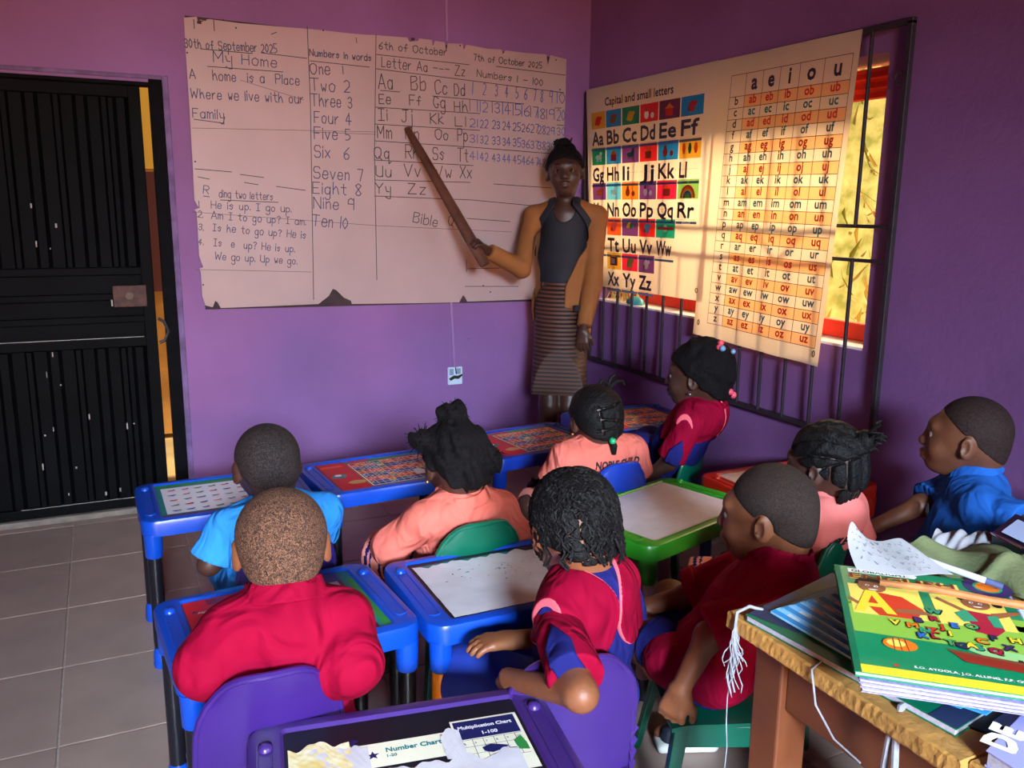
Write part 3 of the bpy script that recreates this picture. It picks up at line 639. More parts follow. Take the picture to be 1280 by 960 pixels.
for r in range(5):
    for c in range(6):
        if names[r] and c < len(names[r]) and names[r][c]:
            d, e = cols[c]; v = rowsv[r][1]+.098
            m.poly([f1(d-.004, v, .001), f1(d-.004, v+.011, .001), f1(e, v+.011, .001), f1(e, v, .001)][::-1], 0)
            for vv in (.045, .09): m.poly([f1(d, rowsv[r][1]+vv, .0009), f1(d, rowsv[r][1]+vv+.0015, .0009), f1(e-.01, rowsv[r][1]+vv+.0015, .0009), f1(e-.01, rowsv[r][1]+vv, .0009)], 1)
off1(m.build('ruled_lines', [pm('slate_line', (70, 96, 150)), pm('thin_line', (196, 150, 130))], p1), (PX, 3.55, 1.0))
# little pictures: fruit, animals, rainbow... as simple printed shapes
m = MB(); random.seed(8)
def disc(mb, f, u, v, ru, rv, mi, n=12, a0=0, a1=2*math.pi, off=.0011): mb.add([f(u, v, off)]+[f(u+ru*math.cos(a0+(a1-a0)*k/n), v-rv*math.sin(a0+(a1-a0)*k/n), off) for k in range(n+1)], [(0, k+1, k+2) for k in range(n)], mi)
for r in range(5):
    for c in range(6):
        if not icons[r][c] or not grid_c[r][c]: continue
        d, e = cols[c]; a, b = rowsv[r]; uc, vc = (d+e)/2, (a+b)/2; mi = pn.index(icons[r][c]); s = names[r][c]
        if s == 'Rr':
            for q, (rr, cc) in enumerate(((.055, 'tred'), (.047, 'orange'), (.039, 'yellow'), (.031, 'blue'), (.022, 'lime'))): disc(m, f1, uc, b-.004, rr, rr*1.05, pn.index(cc), 14, 0, math.pi, .0009+.0002*q)
        elif s in ('Dd', 'Pp', 'Kk', 'Oo'):
            disc(m, f1, uc-.02, vc+.008, .018, .020, mi); disc(m, f1, uc+.026, vc+.014, .014, .013, mi); disc(m, f1, uc-.02, vc-.014, .010, .010, pn.index('brown'), off=.0013)
        elif s in ('Ii', 'Nn', 'Gg', 'Mm'):
            disc(m, f1, uc, vc+.004, .030, .012, mi); disc(m, f1, uc+.02, vc-.012, .011, .010, mi)
            for q in (-.018, -.006, .010, .02): m.poly([f1(uc+q, vc+.008, .001), f1(uc+q, vc+.026, .001), f1(uc+q+.006, vc+.026, .001), f1(uc+q+.006, vc+.008, .001)], mi)
        elif s in ('Hh', 'Jj', 'Qq', 'Ee'):
            m.poly([f1(uc-.026, vc-.004, .001), f1(uc-.026, vc+.028, .001), f1(uc+.026, vc+.028, .001), f1(uc+.026, vc-.004, .001)], mi); m.poly([f1(uc-.032, vc-.004, .001), f1(uc+.032, vc-.004, .001), f1(uc, vc-.028, .001)], pn.index('orange'))
        elif s in ('Ll',):
            for q, cc in ((-.042, 'dorange'), (0, 'green'), (.042, 'dorange')): disc(m, f1, uc+q, vc, .013, .026, pn.index(cc), 6)
        elif s == 'Uu':
            disc(m, f1, uc, vc+.004, .030, .028, pn.index('yellow'), 10, 0, math.pi); disc(m, f1, uc+.012, vc+.004, .016, .028, pn.index('emerald'), 8, 0, math.pi, .0013); m.poly([f1(uc-.002, vc, .0014), f1(uc-.002, vc+.028, .0014), f1(uc+.002, vc+.028, .0014), f1(uc+.002, vc, .0014)], pn.index('brown'))
        elif s == 'Ww':
            m.poly([f1(d+.01, vc-.006, .001), f1(d+.01, vc+.006, .001), f1(e-.01, vc+.006, .001), f1(e-.01, vc-.006, .001)], pn.index('tred')); disc(m, f1, uc, vc, .017, .018, pn.index('white'), 12, off=.0014)
        elif s == 'Xx':
            m.poly([f1(uc-.035, vc-.02, .001), f1(uc-.035, vc+.022, .001), f1(uc+.035, vc+.022, .001), f1(uc+.035, vc-.02, .001)], pn.index('plum'))
            for q in range(4): m.poly([f1(uc-.028, vc-.014+.008*q, .0013), f1(uc-.028, vc-.010+.008*q, .0013), f1(uc+.01, vc-.006+.006*q, .0013), f1(uc+.01, vc-.010+.006*q, .0013)], pn.index('white'))
        else:
            disc(m, f1, uc, vc+.003, .024, .024, mi); disc(m, f1, uc+.024, vc-.010, .010, .010, mi, 8); disc(m, f1, uc-.02, vc+.014, .010, .010, pn.index('brown') if c % 2 else mi, 8, off=.0013)
off1(m.build('printed_pictures', pmat, p1), (PX, 3.55, 1.0))
ring = lambda f, u, v: MB().tube([f(u+.008*math.cos(t*math.pi/6), v+.010*math.sin(t*math.pi/6), .004) for t in range(13)], .0018, 5, caps=False)
off1(ring(f1, .955, .955).build('eyelet', P('eyelet_metal', (60, 50, 50), .5, .6), p1, smooth=True), (PX, 3.55, 1.0))
# chart 2
p2 = empty('phonics_chart', (PX, 2.66, .84), 0, 'chart headed a, e, i, o, u with a grid of two-letter sounds', 'poster', 'wall charts hung on the window grille')
f2 = poster_map((3.012, 2.006), (2.262, 2.002), (2.335, .838), (3.082, .862), .008, 2.0)
u0, u1, v0, v1 = .125, .965, .062, .945; cu = [u0, .245, .375, .505, .64, .80, u1]; cv = [v0, .135]+[.135+(v1-.135)*(k+1)/21 for k in range(21)]
uc = sorted(set([0, .06]+cu+[1])); uc2 = []
for a, b in zip(uc[:-1], uc[1:]): uc2 += [a, (a+b)/2]
uc2.append(1); vc_ = [0, .03]+cv+[1]
m = MB(); nw = len(uc2)
for v in vc_:
    for u in uc2: m.V.append(tuple(f2(u, v)))
for j in range(len(vc_)-1):
    for i in range(nw-1):
        u = (uc2[i]+uc2[i+1])/2; v = (vc_[j]+vc_[j+1])/2; k = -1; c = -1
        for q in range(22):
            if cv[q] < v < cv[q+1]: k = q
        for q in range(6):
            if cu[q] < u < cu[q+1]: c = q
        m.F.append((j*nw+i, j*nw+i+1, (j+1)*nw+i+1, (j+1)*nw+i)); m.M.append(1 if (k > 0 and k % 2 == 1 and c > 0) else 0)
PC2 = (PX, 2.66, .84)
off1(m.build('sheet', [P('poster_cream', (226, 204, 178), .55, trans=.5), P('poster_peach', (238, 178, 120), .55, trans=.5)], p2), PC2)
m = MB()
for u in cu: 
    for k in range(22): m.poly([f2(u-.0016, cv[k], .0009), f2(u-.0016, cv[k+1], .0009), f2(u+.0016, cv[k+1], .0009), f2(u+.0016, cv[k], .0009)])
for v in cv:
    for k in range(6): m.poly([f2(cu[k], v-.001, .0009), f2(cu[k], v+.001, .0009), f2((cu[k]+cu[k+1])/2, v+.001, .0009), f2((cu[k]+cu[k+1])/2, v-.001, .0009)]); m.poly([f2((cu[k]+cu[k+1])/2, v-.001, .0009), f2((cu[k]+cu[k+1])/2, v+.001, .0009), f2(cu[k+1], v+.001, .0009), f2(cu[k+1], v-.001, .0009)])
off1(m.build('table_lines', P('chart_line_brown', (96, 60, 60), .7), p2), PC2)
LR = P('chart_letter_red', (206, 40, 24), .6); LT = P('chart_letter_teal', (44, 100, 104), .6)
cons = 'bcdfghjklmnpqrstvwxyz'; m = MB(); W2, H2 = .75, 1.16
for q, s in enumerate('aeiou'): put(m, f2, s, (cu[q+1]+cu[q+2])/2, .118, .058, 0, None, True, .0035, W2, H2, .0014)
for k, ch in enumerate(cons):
    base = cv[k+2]-.011; red = k % 2 == 0
    put(m, f2, ch, (cu[0]+cu[1])/2, base, .033, 0, None, True, .0014, W2, H2, .0014)
    for q, s in enumerate('aeiou'): put(m, f2, s+ch, (cu[q+1]+cu[q+2])/2, base, .034, 1 if red else 2, None, True, .0018, W2, H2, .0014)
off1(m.build('printed_letters', [LET, LR, LT], p2), PC2)
for (u, v) in ((.05, .95), (.965, .962)): off1(ring(f2, u, v).build('eyelet', P('eyelet_metal', (60, 50, 50), .5, .6), p2, smooth=True), PC2)
# ------------------------------------------------------------------ people
SKIN = P('skin_brown', (104, 62, 42), .48, noise=(30, .12), bump=(260, .12), spec=.45)
SKIN_D = P('skin_deep', (70, 42, 32), .48, noise=(30, .12), bump=(260, .12), spec=.45)
SKIN_W = P('skin_warm', (128, 76, 48), .48, noise=(30, .12), bump=(260, .12), spec=.45)
def fuzz(name, rgb, rgb2, sc):
    """close cropped curly hair over scalp"""
    if name in MATS: return MATS[name]
    m = P(name, rgb, .75, spec=.35); nt = m.node_tree; N = nt.nodes; L = nt.links; b = N['Principled BSDF']
    tc = N.new('ShaderNodeTexCoord'); v = N.new('ShaderNodeTexVoronoi'); v.inputs['Scale'].default_value = sc
    t = N.new('ShaderNodeTexNoise'); t.inputs['Scale'].default_value = sc*.9; t.inputs['Distortion'].default_value = 2.5; t.inputs['Detail'].default_value = 2
    L.new(tc.outputs['Object'], v.inputs['Vector']); L.new(tc.outputs['Object'], t.inputs['Vector'])
    r = N.new('ShaderNodeValToRGB'); r.color_ramp.elements[0].position = .44; r.color_ramp.elements[1].position = .62
    r.color_ramp.elements[0].color = (*lin(rgb), 1); r.color_ramp.elements[1].color = (*lin(rgb2), 1)
    L.new(t.outputs['Fac'], r.inputs['Fac']); L.new(r.outputs['Color'], b.inputs['Base Color'])
    bp = N.new('ShaderNodeBump'); bp.inputs['Strength'].default_value = .8; bp.inputs['Distance'].default_value = .004
    L.new(t.outputs['Fac'], bp.inputs['Height']); L.new(bp.outputs['Normal'], b.inputs['Normal']); return m
HAIR = P('black_hair', (11, 9, 10), .62, noise=(120, .5), bump=(180, .9), spec=.22)
HAIR_SOFT = P('soft_black_hair', (14, 11, 13), .85, noise=(90, .5), bump=(120, 1.), spec=.15)
CROP_TAN = fuzz('cropped_hair_tan', (50, 31, 23), (132, 92, 68), 210)
CROP_DK = fuzz('cropped_hair_dark', (20, 15, 15), (66, 50, 46), 190)
CROP_MID = fuzz('cropped_hair_mid', (24, 16, 14), (60, 40, 31), 230)
EYEW = P('eye_white', (130, 118, 108), .3); EYEB = P('eye_dark', (22, 14, 12), .15)
PINK = cloth('crimson_pink_cloth', (136, 2, 40), .10, .9, 11.)
CRIM = cloth('crimson_cloth', (160, 10, 52))
PEACH = cloth('peach_cloth', (214, 108, 94), .06, .8, 15.)
SKY = cloth('light_blue_cloth', (50, 136, 214), .08, .8, 15.)
BLUE = cloth('blue_shirt_cloth', (34, 92, 176), .15, .7)
NAVY = cloth('navy_cloth', (30, 32, 98), .12, .6)
NAVYD = P('dark_navy_cloth', (24, 24, 66), .85, noise=(9, .15), spec=.2)
CORAL = P('coral_piping', (236, 96, 110), .7)
PRINT = P('shirt_print_black', (22, 16, 28), .7)
SHOE = P('shoe_navy', (26, 32, 48), .6, bump=(300, .3)); SOLE = P('shoe_sole_white', (225, 222, 215), .6); TEAL = P('shoe_tab_teal', (80, 170, 180), .6)

def skeleton(base, phi, seat, head, face, pitch=0., roll=0., s=1., sw=.112, elbows=None, wrists=None, knees=None, ankles=None, twist=0., hips=None, neck_back=.0, ns=.8):
    """joints in the person's own frame; head/elbows/wrists/... given as world points (or None for the default seated pose)"""
    B = np.array([base[0], base[1], 0.]); A = rotz(-phi); loc = lambda w: A@(np.array(w, float)-B)
    sk = dict(base=base, phi=phi, seat=seat, s=s, loc=loc)
    hc = loc(head); M = rotz(face-phi)@rotx(pitch)@roty(roll); sk['hc'] = hc; sk['M'] = M
    nk = hc+M@np.array([0, -.032, -.085*ns])*s; pv = np.array([0, 0, seat+.08*s])
    nb = nk+np.array([0, -.012-neck_back, -.030*s*ns]); nb[0] = nb[0]*.85; nb[1] = nb[1]*.9
    sk.update(nk=nk, nb=nb, pv=pv); T = rotz(twist); sk['X'] = T@np.array([1., 0, 0]); sk['T'] = T
    sk['ct'] = nb+np.array([0, 0, -.05*s])
    for i, q in enumerate((-1, 1)):
        sh = nb+T@np.array([q*sw*s, -.004, -.052*s]); sk['sh%d' % i] = sh
        e = loc(elbows[i]) if elbows and elbows[i] is not None else sh+np.array([q*.045, .045, -.155])*s
        w = loc(wrists[i]) if wrists and wrists[i] is not None else e+np.array([-q*.045, .125, .015])*s
        sk['el%d' % i] = e; sk['wr%d' % i] = w
        hp = pv+np.array([q*.055*s, .0, -.012]); kn = loc(knees[i]) if knees and knees[i] is not None else np.array([q*.085, .235, seat+.062])
        an = loc(ankles[i]) if ankles and ankles[i] is not None else np.array([q*.085, .25, .065])
        sk['hp%d' % i] = hp; sk['kn%d' % i] = kn; sk['an%d' % i] = an
    return sk
def torso(F, sk, g=0., k=.03, hipw=1.):
    s = sk['s']; X = sk['X']; pv, ct = sk['pv'], sk['ct']; mid = pv*.45+ct*.55
    F.add(ell(pv+np.array([0, -.005, 0]), (.105*s*hipw+g, .085*s+g, .075*s+g)), .01)
    F.add(cone(pv, mid, .072*s+g, .070*s+g, X, 1.30), k).add(cone(mid, ct, .070*s+g, .064*s+g, X, 1.42), k)
    for i in (0, 1): F.add(cone(ct+np.array([0, 0, .014]), sk['sh%d' % i], .040*s+g, .030*s+g*.8), k)
def bounds(sk, keys, pad):
    p = np.array([sk[k] for k in keys]); return p.min(0)-pad, p.max(0)+pad
ARMK = ['sh0', 'sh1', 'el0', 'el1', 'wr0', 'wr1']
def body_mesh(sk, mat, parent, hands=(None, None), h=.0046, chin=1., neckr=.036):
    s = sk['s']; lo, hi = bounds(sk, ['hc', 'pv', 'kn0', 'kn1', 'an0', 'an1']+ARMK, .13*max(1, s*.9)); lo[2] = max(lo[2], -.01)
    F = Field(lo, hi, h); torso(F, sk)
    F.add(cone(sk['nb']-np.array([0, 0, .02]), sk['nk']+sk['M']@np.array([0, .0, .035])*s, neckr*1.08*s, neckr*s), .022)
    G = Field(*bounds(sk, ['hc'], .14*s), h)          # head
    for i in (0, 1):
        F.add(cone(sk['sh%d' % i], sk['el%d' % i], .033*s, .0250*s), .02).add(cone(sk['el%d' % i], sk['wr%d' % i], .0262*s, .0190*s), .022)
        F.add(cone(sk['hp%d' % i], sk['kn%d' % i], .062*s, .045*s), .02).add(cone(sk['kn%d' % i], sk['an%d' % i], .045*s, .028*s), .012)
        f = sk['an%d' % i]; F.add(cone(f, f+np.array([0, .085, -.035])*s, .026*s, .02*s), .02)
        dv = nrm(sk['wr%d' % i]-sk['el%d' % i])
        hd = hands[i] or {}
        d = sk['loc'](np.array(hd['d'])+np.array([*sk['base'], 0])) if 'd' in hd else dv
        n = sk['loc'](np.array(hd['n'])+np.array([*sk['base'], 0])) if 'n' in hd else np.array([0, 0, -1.])
        fl = hd.get('flip', (1, -1)[i]); hand_prims(F, sk['wr%d' % i], d, n, hd.get('s', s*.95), hd.get('curl', .3), fl)
    # head blended onto the neck inside the same field
    head_prims(F, sk['hc'], sk['M'], s, chin=chin)
    return F.mesh('body', mat, parent)
def eyes(sk, parent, lids=True):
    for q in (-1, 1):
        c = sk['hc']+sk['M']@np.array([q*.029, .0695, -.004])*sk['s']; m = MB()
        n = 12; rs = []
        for j in range(1, 8):
            a = math.pi*j/8; rs.append([c+sk['M']@np.array([math.sin(a)*math.cos(2*math.pi*k/n), math.cos(a), math.sin(a)*math.sin(2*math.pi*k/n)])*.0115*sk['s'] for k in range(n)])
        m.rings(rs[::-1], 0); o = m.build('eye', [EYEW, EYEB], parent, smooth=True)
        me = o.data
        for p in me.polygons:
            cc = np.array(p.center)-c
            if cc@(sk['M']@np.array([0, 1., 0])) > .0068*sk['s']: p.material_index = 1
def hd(sk, p): return sk['hc']+sk['M']@(np.array(p, float)*sk['s'])
def hair_cap(F, sk, g=.005, n=(0, -.52, .85), c=.0, k=.01, top=1.):
    s = sk['s']; M = sk['M']; n = (n[0], n[1]-.10, n[2])
    F.add(ell(hd(sk, (0, -.018, .020)), (np.array((.078, .086, .082*top))+g)*s, M), .01); F.add(ell(hd(sk, (0, -.046, -.034)), (np.array((.060, .052, .056))+g)*s, M), .03)
    nn = M@nrm(n); p0 = sk['hc']
    F.clip(lambda x, y, z: -((x-p0[0])*nn[0]+(y-p0[1])*nn[1]+(z-p0[2])*nn[2]-c*s), k)
def crop_hair(sk, mat, parent, g=.0035, c=.0):
    F = Field(*bounds(sk, ['hc'], .13*sk['s']), .004); hair_cap(F, sk, g, c=c, k=.006)
    for q in (-1, 1): F.add(ell(hd(sk, (q*.084, -.006, -.014)), np.array((.02, .024, .034))*sk['s'], sk['M']), .004, 's')
    return F.mesh('hair', mat, parent)
def shirt(sk, mat, parent, g=.013, sl=(1.0, 1.0), sr=.045, hem=.0, neck=.047, wr=.0035, freq=34, seed=1, name='shirt', h=.0048, cuff=None, flare=1.08, hood=False):
    s = sk['s']; lo, hi = bounds(sk, ['nb', 'pv']+ARMK, .12*s); F = Field(lo, hi, h); torso(F, sk, g, .035, flare)
    ends = []
    for i in (0, 1):
        a, b, c = sk['sh%d' % i], sk['el%d' % i], sk['wr%d' % i]; t = sl[i]
        e = a+(b-a)*min(t, 1)
        if t < .1: continue
        F.add(cone(a, e, sr*s*.80, sr*s), .03)
        if t > 1: e2 = b+(c-b)*(t-1); F.add(cone(b, e2, sr*s*.96, sr*s*.86), .018); d = nrm(c-b); e = e2
        else: d = nrm(b-a)
        ends.append((e, d))
    F.wrinkle(wr, freq, seed)
    # sleeve ends cut clean
    for (e, d) in ends:
        r = .075*s; F.add((lambda x, y, z, e=e, d=d: np.maximum(-((x-e[0])*d[0]+(y-e[1])*d[1]+(z-e[2])*d[2]), np.sqrt((x-e[0])**2+(y-e[1])**2+(z-e[2])**2)-r), e-r, e+r), .003, 's')
    zc = sk['seat']+hem; F.clip(lambda x, y, z: zc-z+0*x+0*y)
    F.add(cone(sk['nb']+np.array([0, .008, .0]), sk['nk']+sk['M']@np.array([0, 0, .06]), neck*s*.95, neck*s*1.25), .004, 's')
    return F
def collar(sk, mat, parent, r=.052, hgt=.026, th=.006, tilt=.010, fold=False, name='collar', flare=.004):
    s = sk['s']; r += .006; a = sk['nb']+np.array([0, .002, -.006]); ax = nrm(sk['nk']-sk['nb']+np.array([0, -.2*tilt, 0])); b = a+ax*(hgt+.012)*s
    F = Field(*bounds(sk, ['nb', 'nk'], .13), .0036)
    F.add(cone(a, b, (r+.012)*s, (r+flare-.004)*s), .002)
    F.add(cone(a-ax*.05, b+ax*.05, (r-th+.013)*s, (r+flare-th-.006)*s), .002, 's')
    e = b-ax*.002; F.clip(lambda x, y, z: (x-e[0])*ax[0]+(y-e[1])*ax[1]+(z-e[2])*ax[2])
    F.clip(lambda x, y, z: -((x-a[0])*ax[0]+(y-a[1])*ax[1]+(z-a[2])*ax[2]))
    return F.mesh(name, mat, parent)
def fold_collar(sk, mat, parent, r=.060, drop=.022):
    """shirt collar turned down, open at the throat"""
    s = sk['s']; m = MB(); a = sk['nb']+np.array([0, .006, .006]); n = 30
    def f(u, v):
        t = math.pi*2*(u*.90+.05)+math.pi/2                 # opening towards +y
        q = [1.0, 1.06, 1.14, 1.42][int(round(v*3))]; zz = [.0, .030, .031, .030-drop-.016*(abs(u-.5)*2)**3][int(round(v*3))]
        return a+np.array([math.cos(t)*r*q*s*1.06, math.sin(t)*r*q*s, zz*s-.01*math.sin(t)])
    m.grid(f, n, 3, 0, thick=(0, 0, -.003)); return m.build('collar', mat, parent, smooth=True, angle=70)
def legs(sk, mat, parent, r0=.074, r1=.058, t=1., name='shorts', wr=.003, seed=3):
    s = sk['s']; lo, hi = bounds(sk, ['pv', 'kn0', 'kn1'], .1*s); F = Field(lo, hi, .0055)
    F.add(ell(sk['pv']-np.array([0, 0, .01]), (.118*s, .095*s, .078*s)), .01)
    for i in (0, 1):
        a, b = sk['hp%d' % i], sk['kn%d' % i]; F.add(cone(a, a+(b-a)*t, r0*s, r1*s), .02)
    F.wrinkle(wr, 30, seed)
    for i in (0, 1):
        a, b = sk['hp%d' % i], sk['kn%d' % i]; e = a+(b-a)*t; d = nrm(b-a); r = .08*s
        F.add((lambda x, y, z, e=e, d=d: np.maximum(-((x-e[0])*d[0]+(y-e[1])*d[1]+(z-e[2])*d[2]), np.sqrt((x-e[0])**2+(y-e[1])**2+(z-e[2])**2)-r), e-r, e+r), .003, 's')
    return F.mesh(name, mat, parent)
def skirt(sk, mat, parent, wr=.005, seed=4, drop=.12, w=1.):
    s = sk['s']; lo, hi = bounds(sk, ['pv', 'kn0', 'kn1'], .15*s); F = Field(lo, hi, .0055); m0 = (sk['kn0']+sk['kn1'])/2
    F.add(ell(sk['pv'], (.125*s, .10*s, .08*s)), .01)
    for i in (0, 1): F.add(cone(sk['hp%d' % i], sk['kn%d' % i]+np.array([0, .02, 0]), .076*s*w, .072*s*w), .03)
    F.add(cone(sk['kn0']+np.array([0, .02, -.02]), sk['kn1']+np.array([0, .02, -.02]), .066*s*w, .066*s*w), .03)
    F.add(rbox(m0+np.array([0, .01, -.06]), (.125*s*w, .05, .08), None, .03), .04)
    F.wrinkle(wr, 26, seed); return F.mesh('skirt', mat, parent)
def shoes(sk, parent, mat=None, sole=None, dirs=None, sneaker=True, tabs=False):
    for i in (0, 1):
        a = sk['an%d' % i]; d = nrm(dirs[i]) if dirs is not None else np.array([0, 1., 0]); d = nrm(np.array([d[0], d[1], 0])); X = np.array([-d[1], d[0], 0])*-1; z0 = a[2]-.062
        c = a+d*.035; F = Field([c[0]-.12, c[1]-.12, z0-.005], [c[0]+.12, c[1]+.12, a[2]+.04], .0042)
        F.add(cone(np.array([a[0], a[1], z0+.045])-d*.01, np.array([a[0], a[1], z0+.035])+d*.075, .031, .027), .01)
        F.add(cone(np.array([a[0], a[1], z0+.065]), np.array([a[0], a[1], z0+.045]), .034, .034), .02)
        F.clip(lambda x, y, z: z0+.014-z+0*x+0*y); F.clip(lambda x, y, z: z-(z0+.085)+0*x+0*y)
        o = F.mesh('shoe', mat or SHOE, parent)
        M2 = np.stack([X, d, [0, 0, 1.]], 1); G = Field([c[0]-.12, c[1]-.12, z0-.005], [c[0]+.12, c[1]+.12, z0+.05], .0042)
        G.add(rbox(np.array([a[0], a[1], z0+.012])+d*.034, (.034, .080, .0125), M2, .012), .01)
        if sneaker: G.add(ell(np.array([a[0], a[1], z0+.016])-d*.03, (.032, .03, .018)), .012)
        G.mesh('sole', sole or SOLE, o)
        if tabs: MB().box(np.array([a[0], a[1], z0+.085])-d*.034, (.014, .006, .022), 0, rotz(math.atan2(-d[0], d[1]))).build('heel_tab', TEAL, o)
def back_print(sk, F, s, z, size, parent, x0=0., width=None, bold=.0022):
    """lettering lying on the back of a shirt"""
    m = MB(); text(m, s, (x0, 0, z), (1, 0, 0), (0, 0, 1), size, 0, width, True, bold); out = []
    m2 = MB(); V = np.array(m.V)
    for v in V:
        y = float(F.lo[1])+.003; p = np.array([v[0], y, v[2]])
        for _ in range(60):
            d = F.sample([p[0], p[1], p[2]])
            if d < .0018: break
            p[1] += max(min(d*.8, .02), .0006)
        out.append((p[0], p[1], p[2]))
    m2.add(out, m.F); return m2.build('lettering', PRINT, parent, label='black capitals %s across the back' % s)
def strand(pts, r0, r1, n=5, wob=.0):
    k = len(pts); return pts, [r0+(r1-r0)*i/(k-1) for i in range(k)]
# ------------------------------------------------------------------ plastic furniture
def plastic(n, c, r=.33): return P('plastic_'+n, c, r, noise=(14, .06), spec=.5)
PB = plastic('blue', (8, 68, 178)); PBD = plastic('deep_blue', (12, 50, 150)); PP = plastic('purple', (52, 26, 102)); PPD = plastic('dark_purple', (44, 30, 104))
PG = plastic('green', (40, 140, 30)); PR = plastic('red', (180, 34, 14)); PTG = plastic('teal_green', (0, 88, 66)); PPL = plastic('violet', (60, 36, 106))
TBLK = plastic('black_tube', (18, 18, 26), .28); TYEL = plastic('yellow_tube', (240, 160, 16)); TPNK = plastic('mauve_tube', (176, 130, 140)); TNVY = plastic('navy_tube', (44, 40, 110))
def rrect(w, d, r, z, n=6, cx=0., cy=0.):
    pts = []
    for (sx, sy, a0) in ((1, -1, -90), (1, 1, 0), (-1, 1, 90), (-1, -1, 180)):
        for k in range(n+1):
            a = R_(a0+90*k/n); pts.append(np.array([cx+sx*(w/2-r)+r*math.cos(a), cy+sy*(d/2-r)+r*math.sin(a), z]))
    return pts
TH = .48
def school_table(label, c, rz, mat, legm, chart, w=.53, d=.40, footm=None, H=TH, name='school_table', group='plastic school tables'):
    t = empty(name, (c[0], c[1], 0), rz, label, 'table', group); z = H
    iw, idp = w-.125, d-.068
    m = MB(); m.rings([rrect(w-.016, d-.016, .035, z-.052), rrect(w-.004, d-.004, .045, z-.050), rrect(w, d, .045, z-.012), rrect(w-.006, d-.006, .045, z-.003), rrect(w-.02, d-.02, .042, z),
                       rrect(iw+.012, idp+.012, .012, z), rrect(iw, idp, .008, z-.006)], caps=(True, True))
    m.build('tabletop', mat, t, smooth=True, angle=35)
    for sx in (-1, 1):       # pencil trough with a round boss at its far end
        m = MB(); cx = sx*(iw/2+.031); m.rings([rrect(.030, idp*.86, .014, z-.0005, 6, cx, 0), rrect(.030, idp*.86, .014, z+.003, 6, cx, 0), rrect(.024, idp*.86-.006, .011, z+.003, 6, cx, 0), rrect(.022, idp*.86-.010, .010, z+.0006, 6, cx, 0)], caps=(True, True))
        q = []
        for (r, zz) in ((.013, z), (.012, z+.006), (.008, z+.010), (.002, z+.0115)): q.append([(cx+r*math.cos(k*math.pi/7), idp*.36+r*math.sin(k*math.pi/7), zz) for k in range(14)])
        m.rings(q); m.build('pencil_trough', mat, t, smooth=True, angle=40)
    fm = footm or mat
    for i, (sx, sy) in enumerate(((-1, -1), (1, -1), (1, 1), (-1, 1))):
        x, y = sx*(w/2-.032), sy*(d/2-.032); lm = legm[i] if isinstance(legm, (list, tuple)) else legm
        l = MB().tube([(x, y, z-.12), (x, y, .03)], .0205, 16).build('leg', lm, t, smooth=True)
        MB().tube([(x, y, z-.045), (x, y, z-.118), (x, y, z-.122)], [.0275, .0255, .022], 18).build('leg_socket', mat, l, smooth=True)
        MB().tube([(x, y, .065), (x, y, .055), (x, y, .008), (x, y, 0)], [.0205, .0235, .026, .024], 16).build('foot', fm, l, smooth=True)
    if chart: chart(t, iw, idp, z-.0058)
    return t
CHM = {k: P('print_'+k, v, .45, spec=.3) for k, v in dict(red=(200, 24, 30), dred=(130, 16, 34), orange=(228, 96, 30), blue=(30, 66, 150), navy=(24, 30, 84), white=(222, 218, 224), grey=(186, 180, 188), green=(46, 130, 60), yellow=(224, 176, 60),
      black=(20, 20, 30), cream=(232, 224, 200), maroon=(120, 20, 50), teal=(30, 120, 120), pink=(206, 60, 90), tan=(196, 150, 90), purple=(96, 56, 140)).items()}
CHM['aged'] = P('print_aged_paper', (206, 200, 206), .5, noise=(16, .08)); CHM['glue'] = P('print_yellow_glue', (214, 178, 70), .45, noise=(30, .2), var=(236, 226, 190))
CK = list(CHM); CL = [CHM[k] for k in CK]; ci_ = lambda k: CK.index(k)
def rect(m, x0, x1, y0, y1, z, k): m.add([(x0, y0, z), (x1, y0, z), (x1, y1, z), (x0, y1, z)], [(0, 1, 2, 3)], ci_(k))
def blob(m, x, y, rx, ry, z, k, n=10, jag=.0, a0=0., seed=0):
    rs = random.Random(seed); m.add([(x+rx*math.cos(a0+2*math.pi*q/n)*(1+rs.uniform(-jag, jag)), y+ry*math.sin(a0+2*math.pi*q/n)*(1+rs.uniform(-jag, jag)), z) for q in range(n)], [tuple(range(n))], ci_(k))
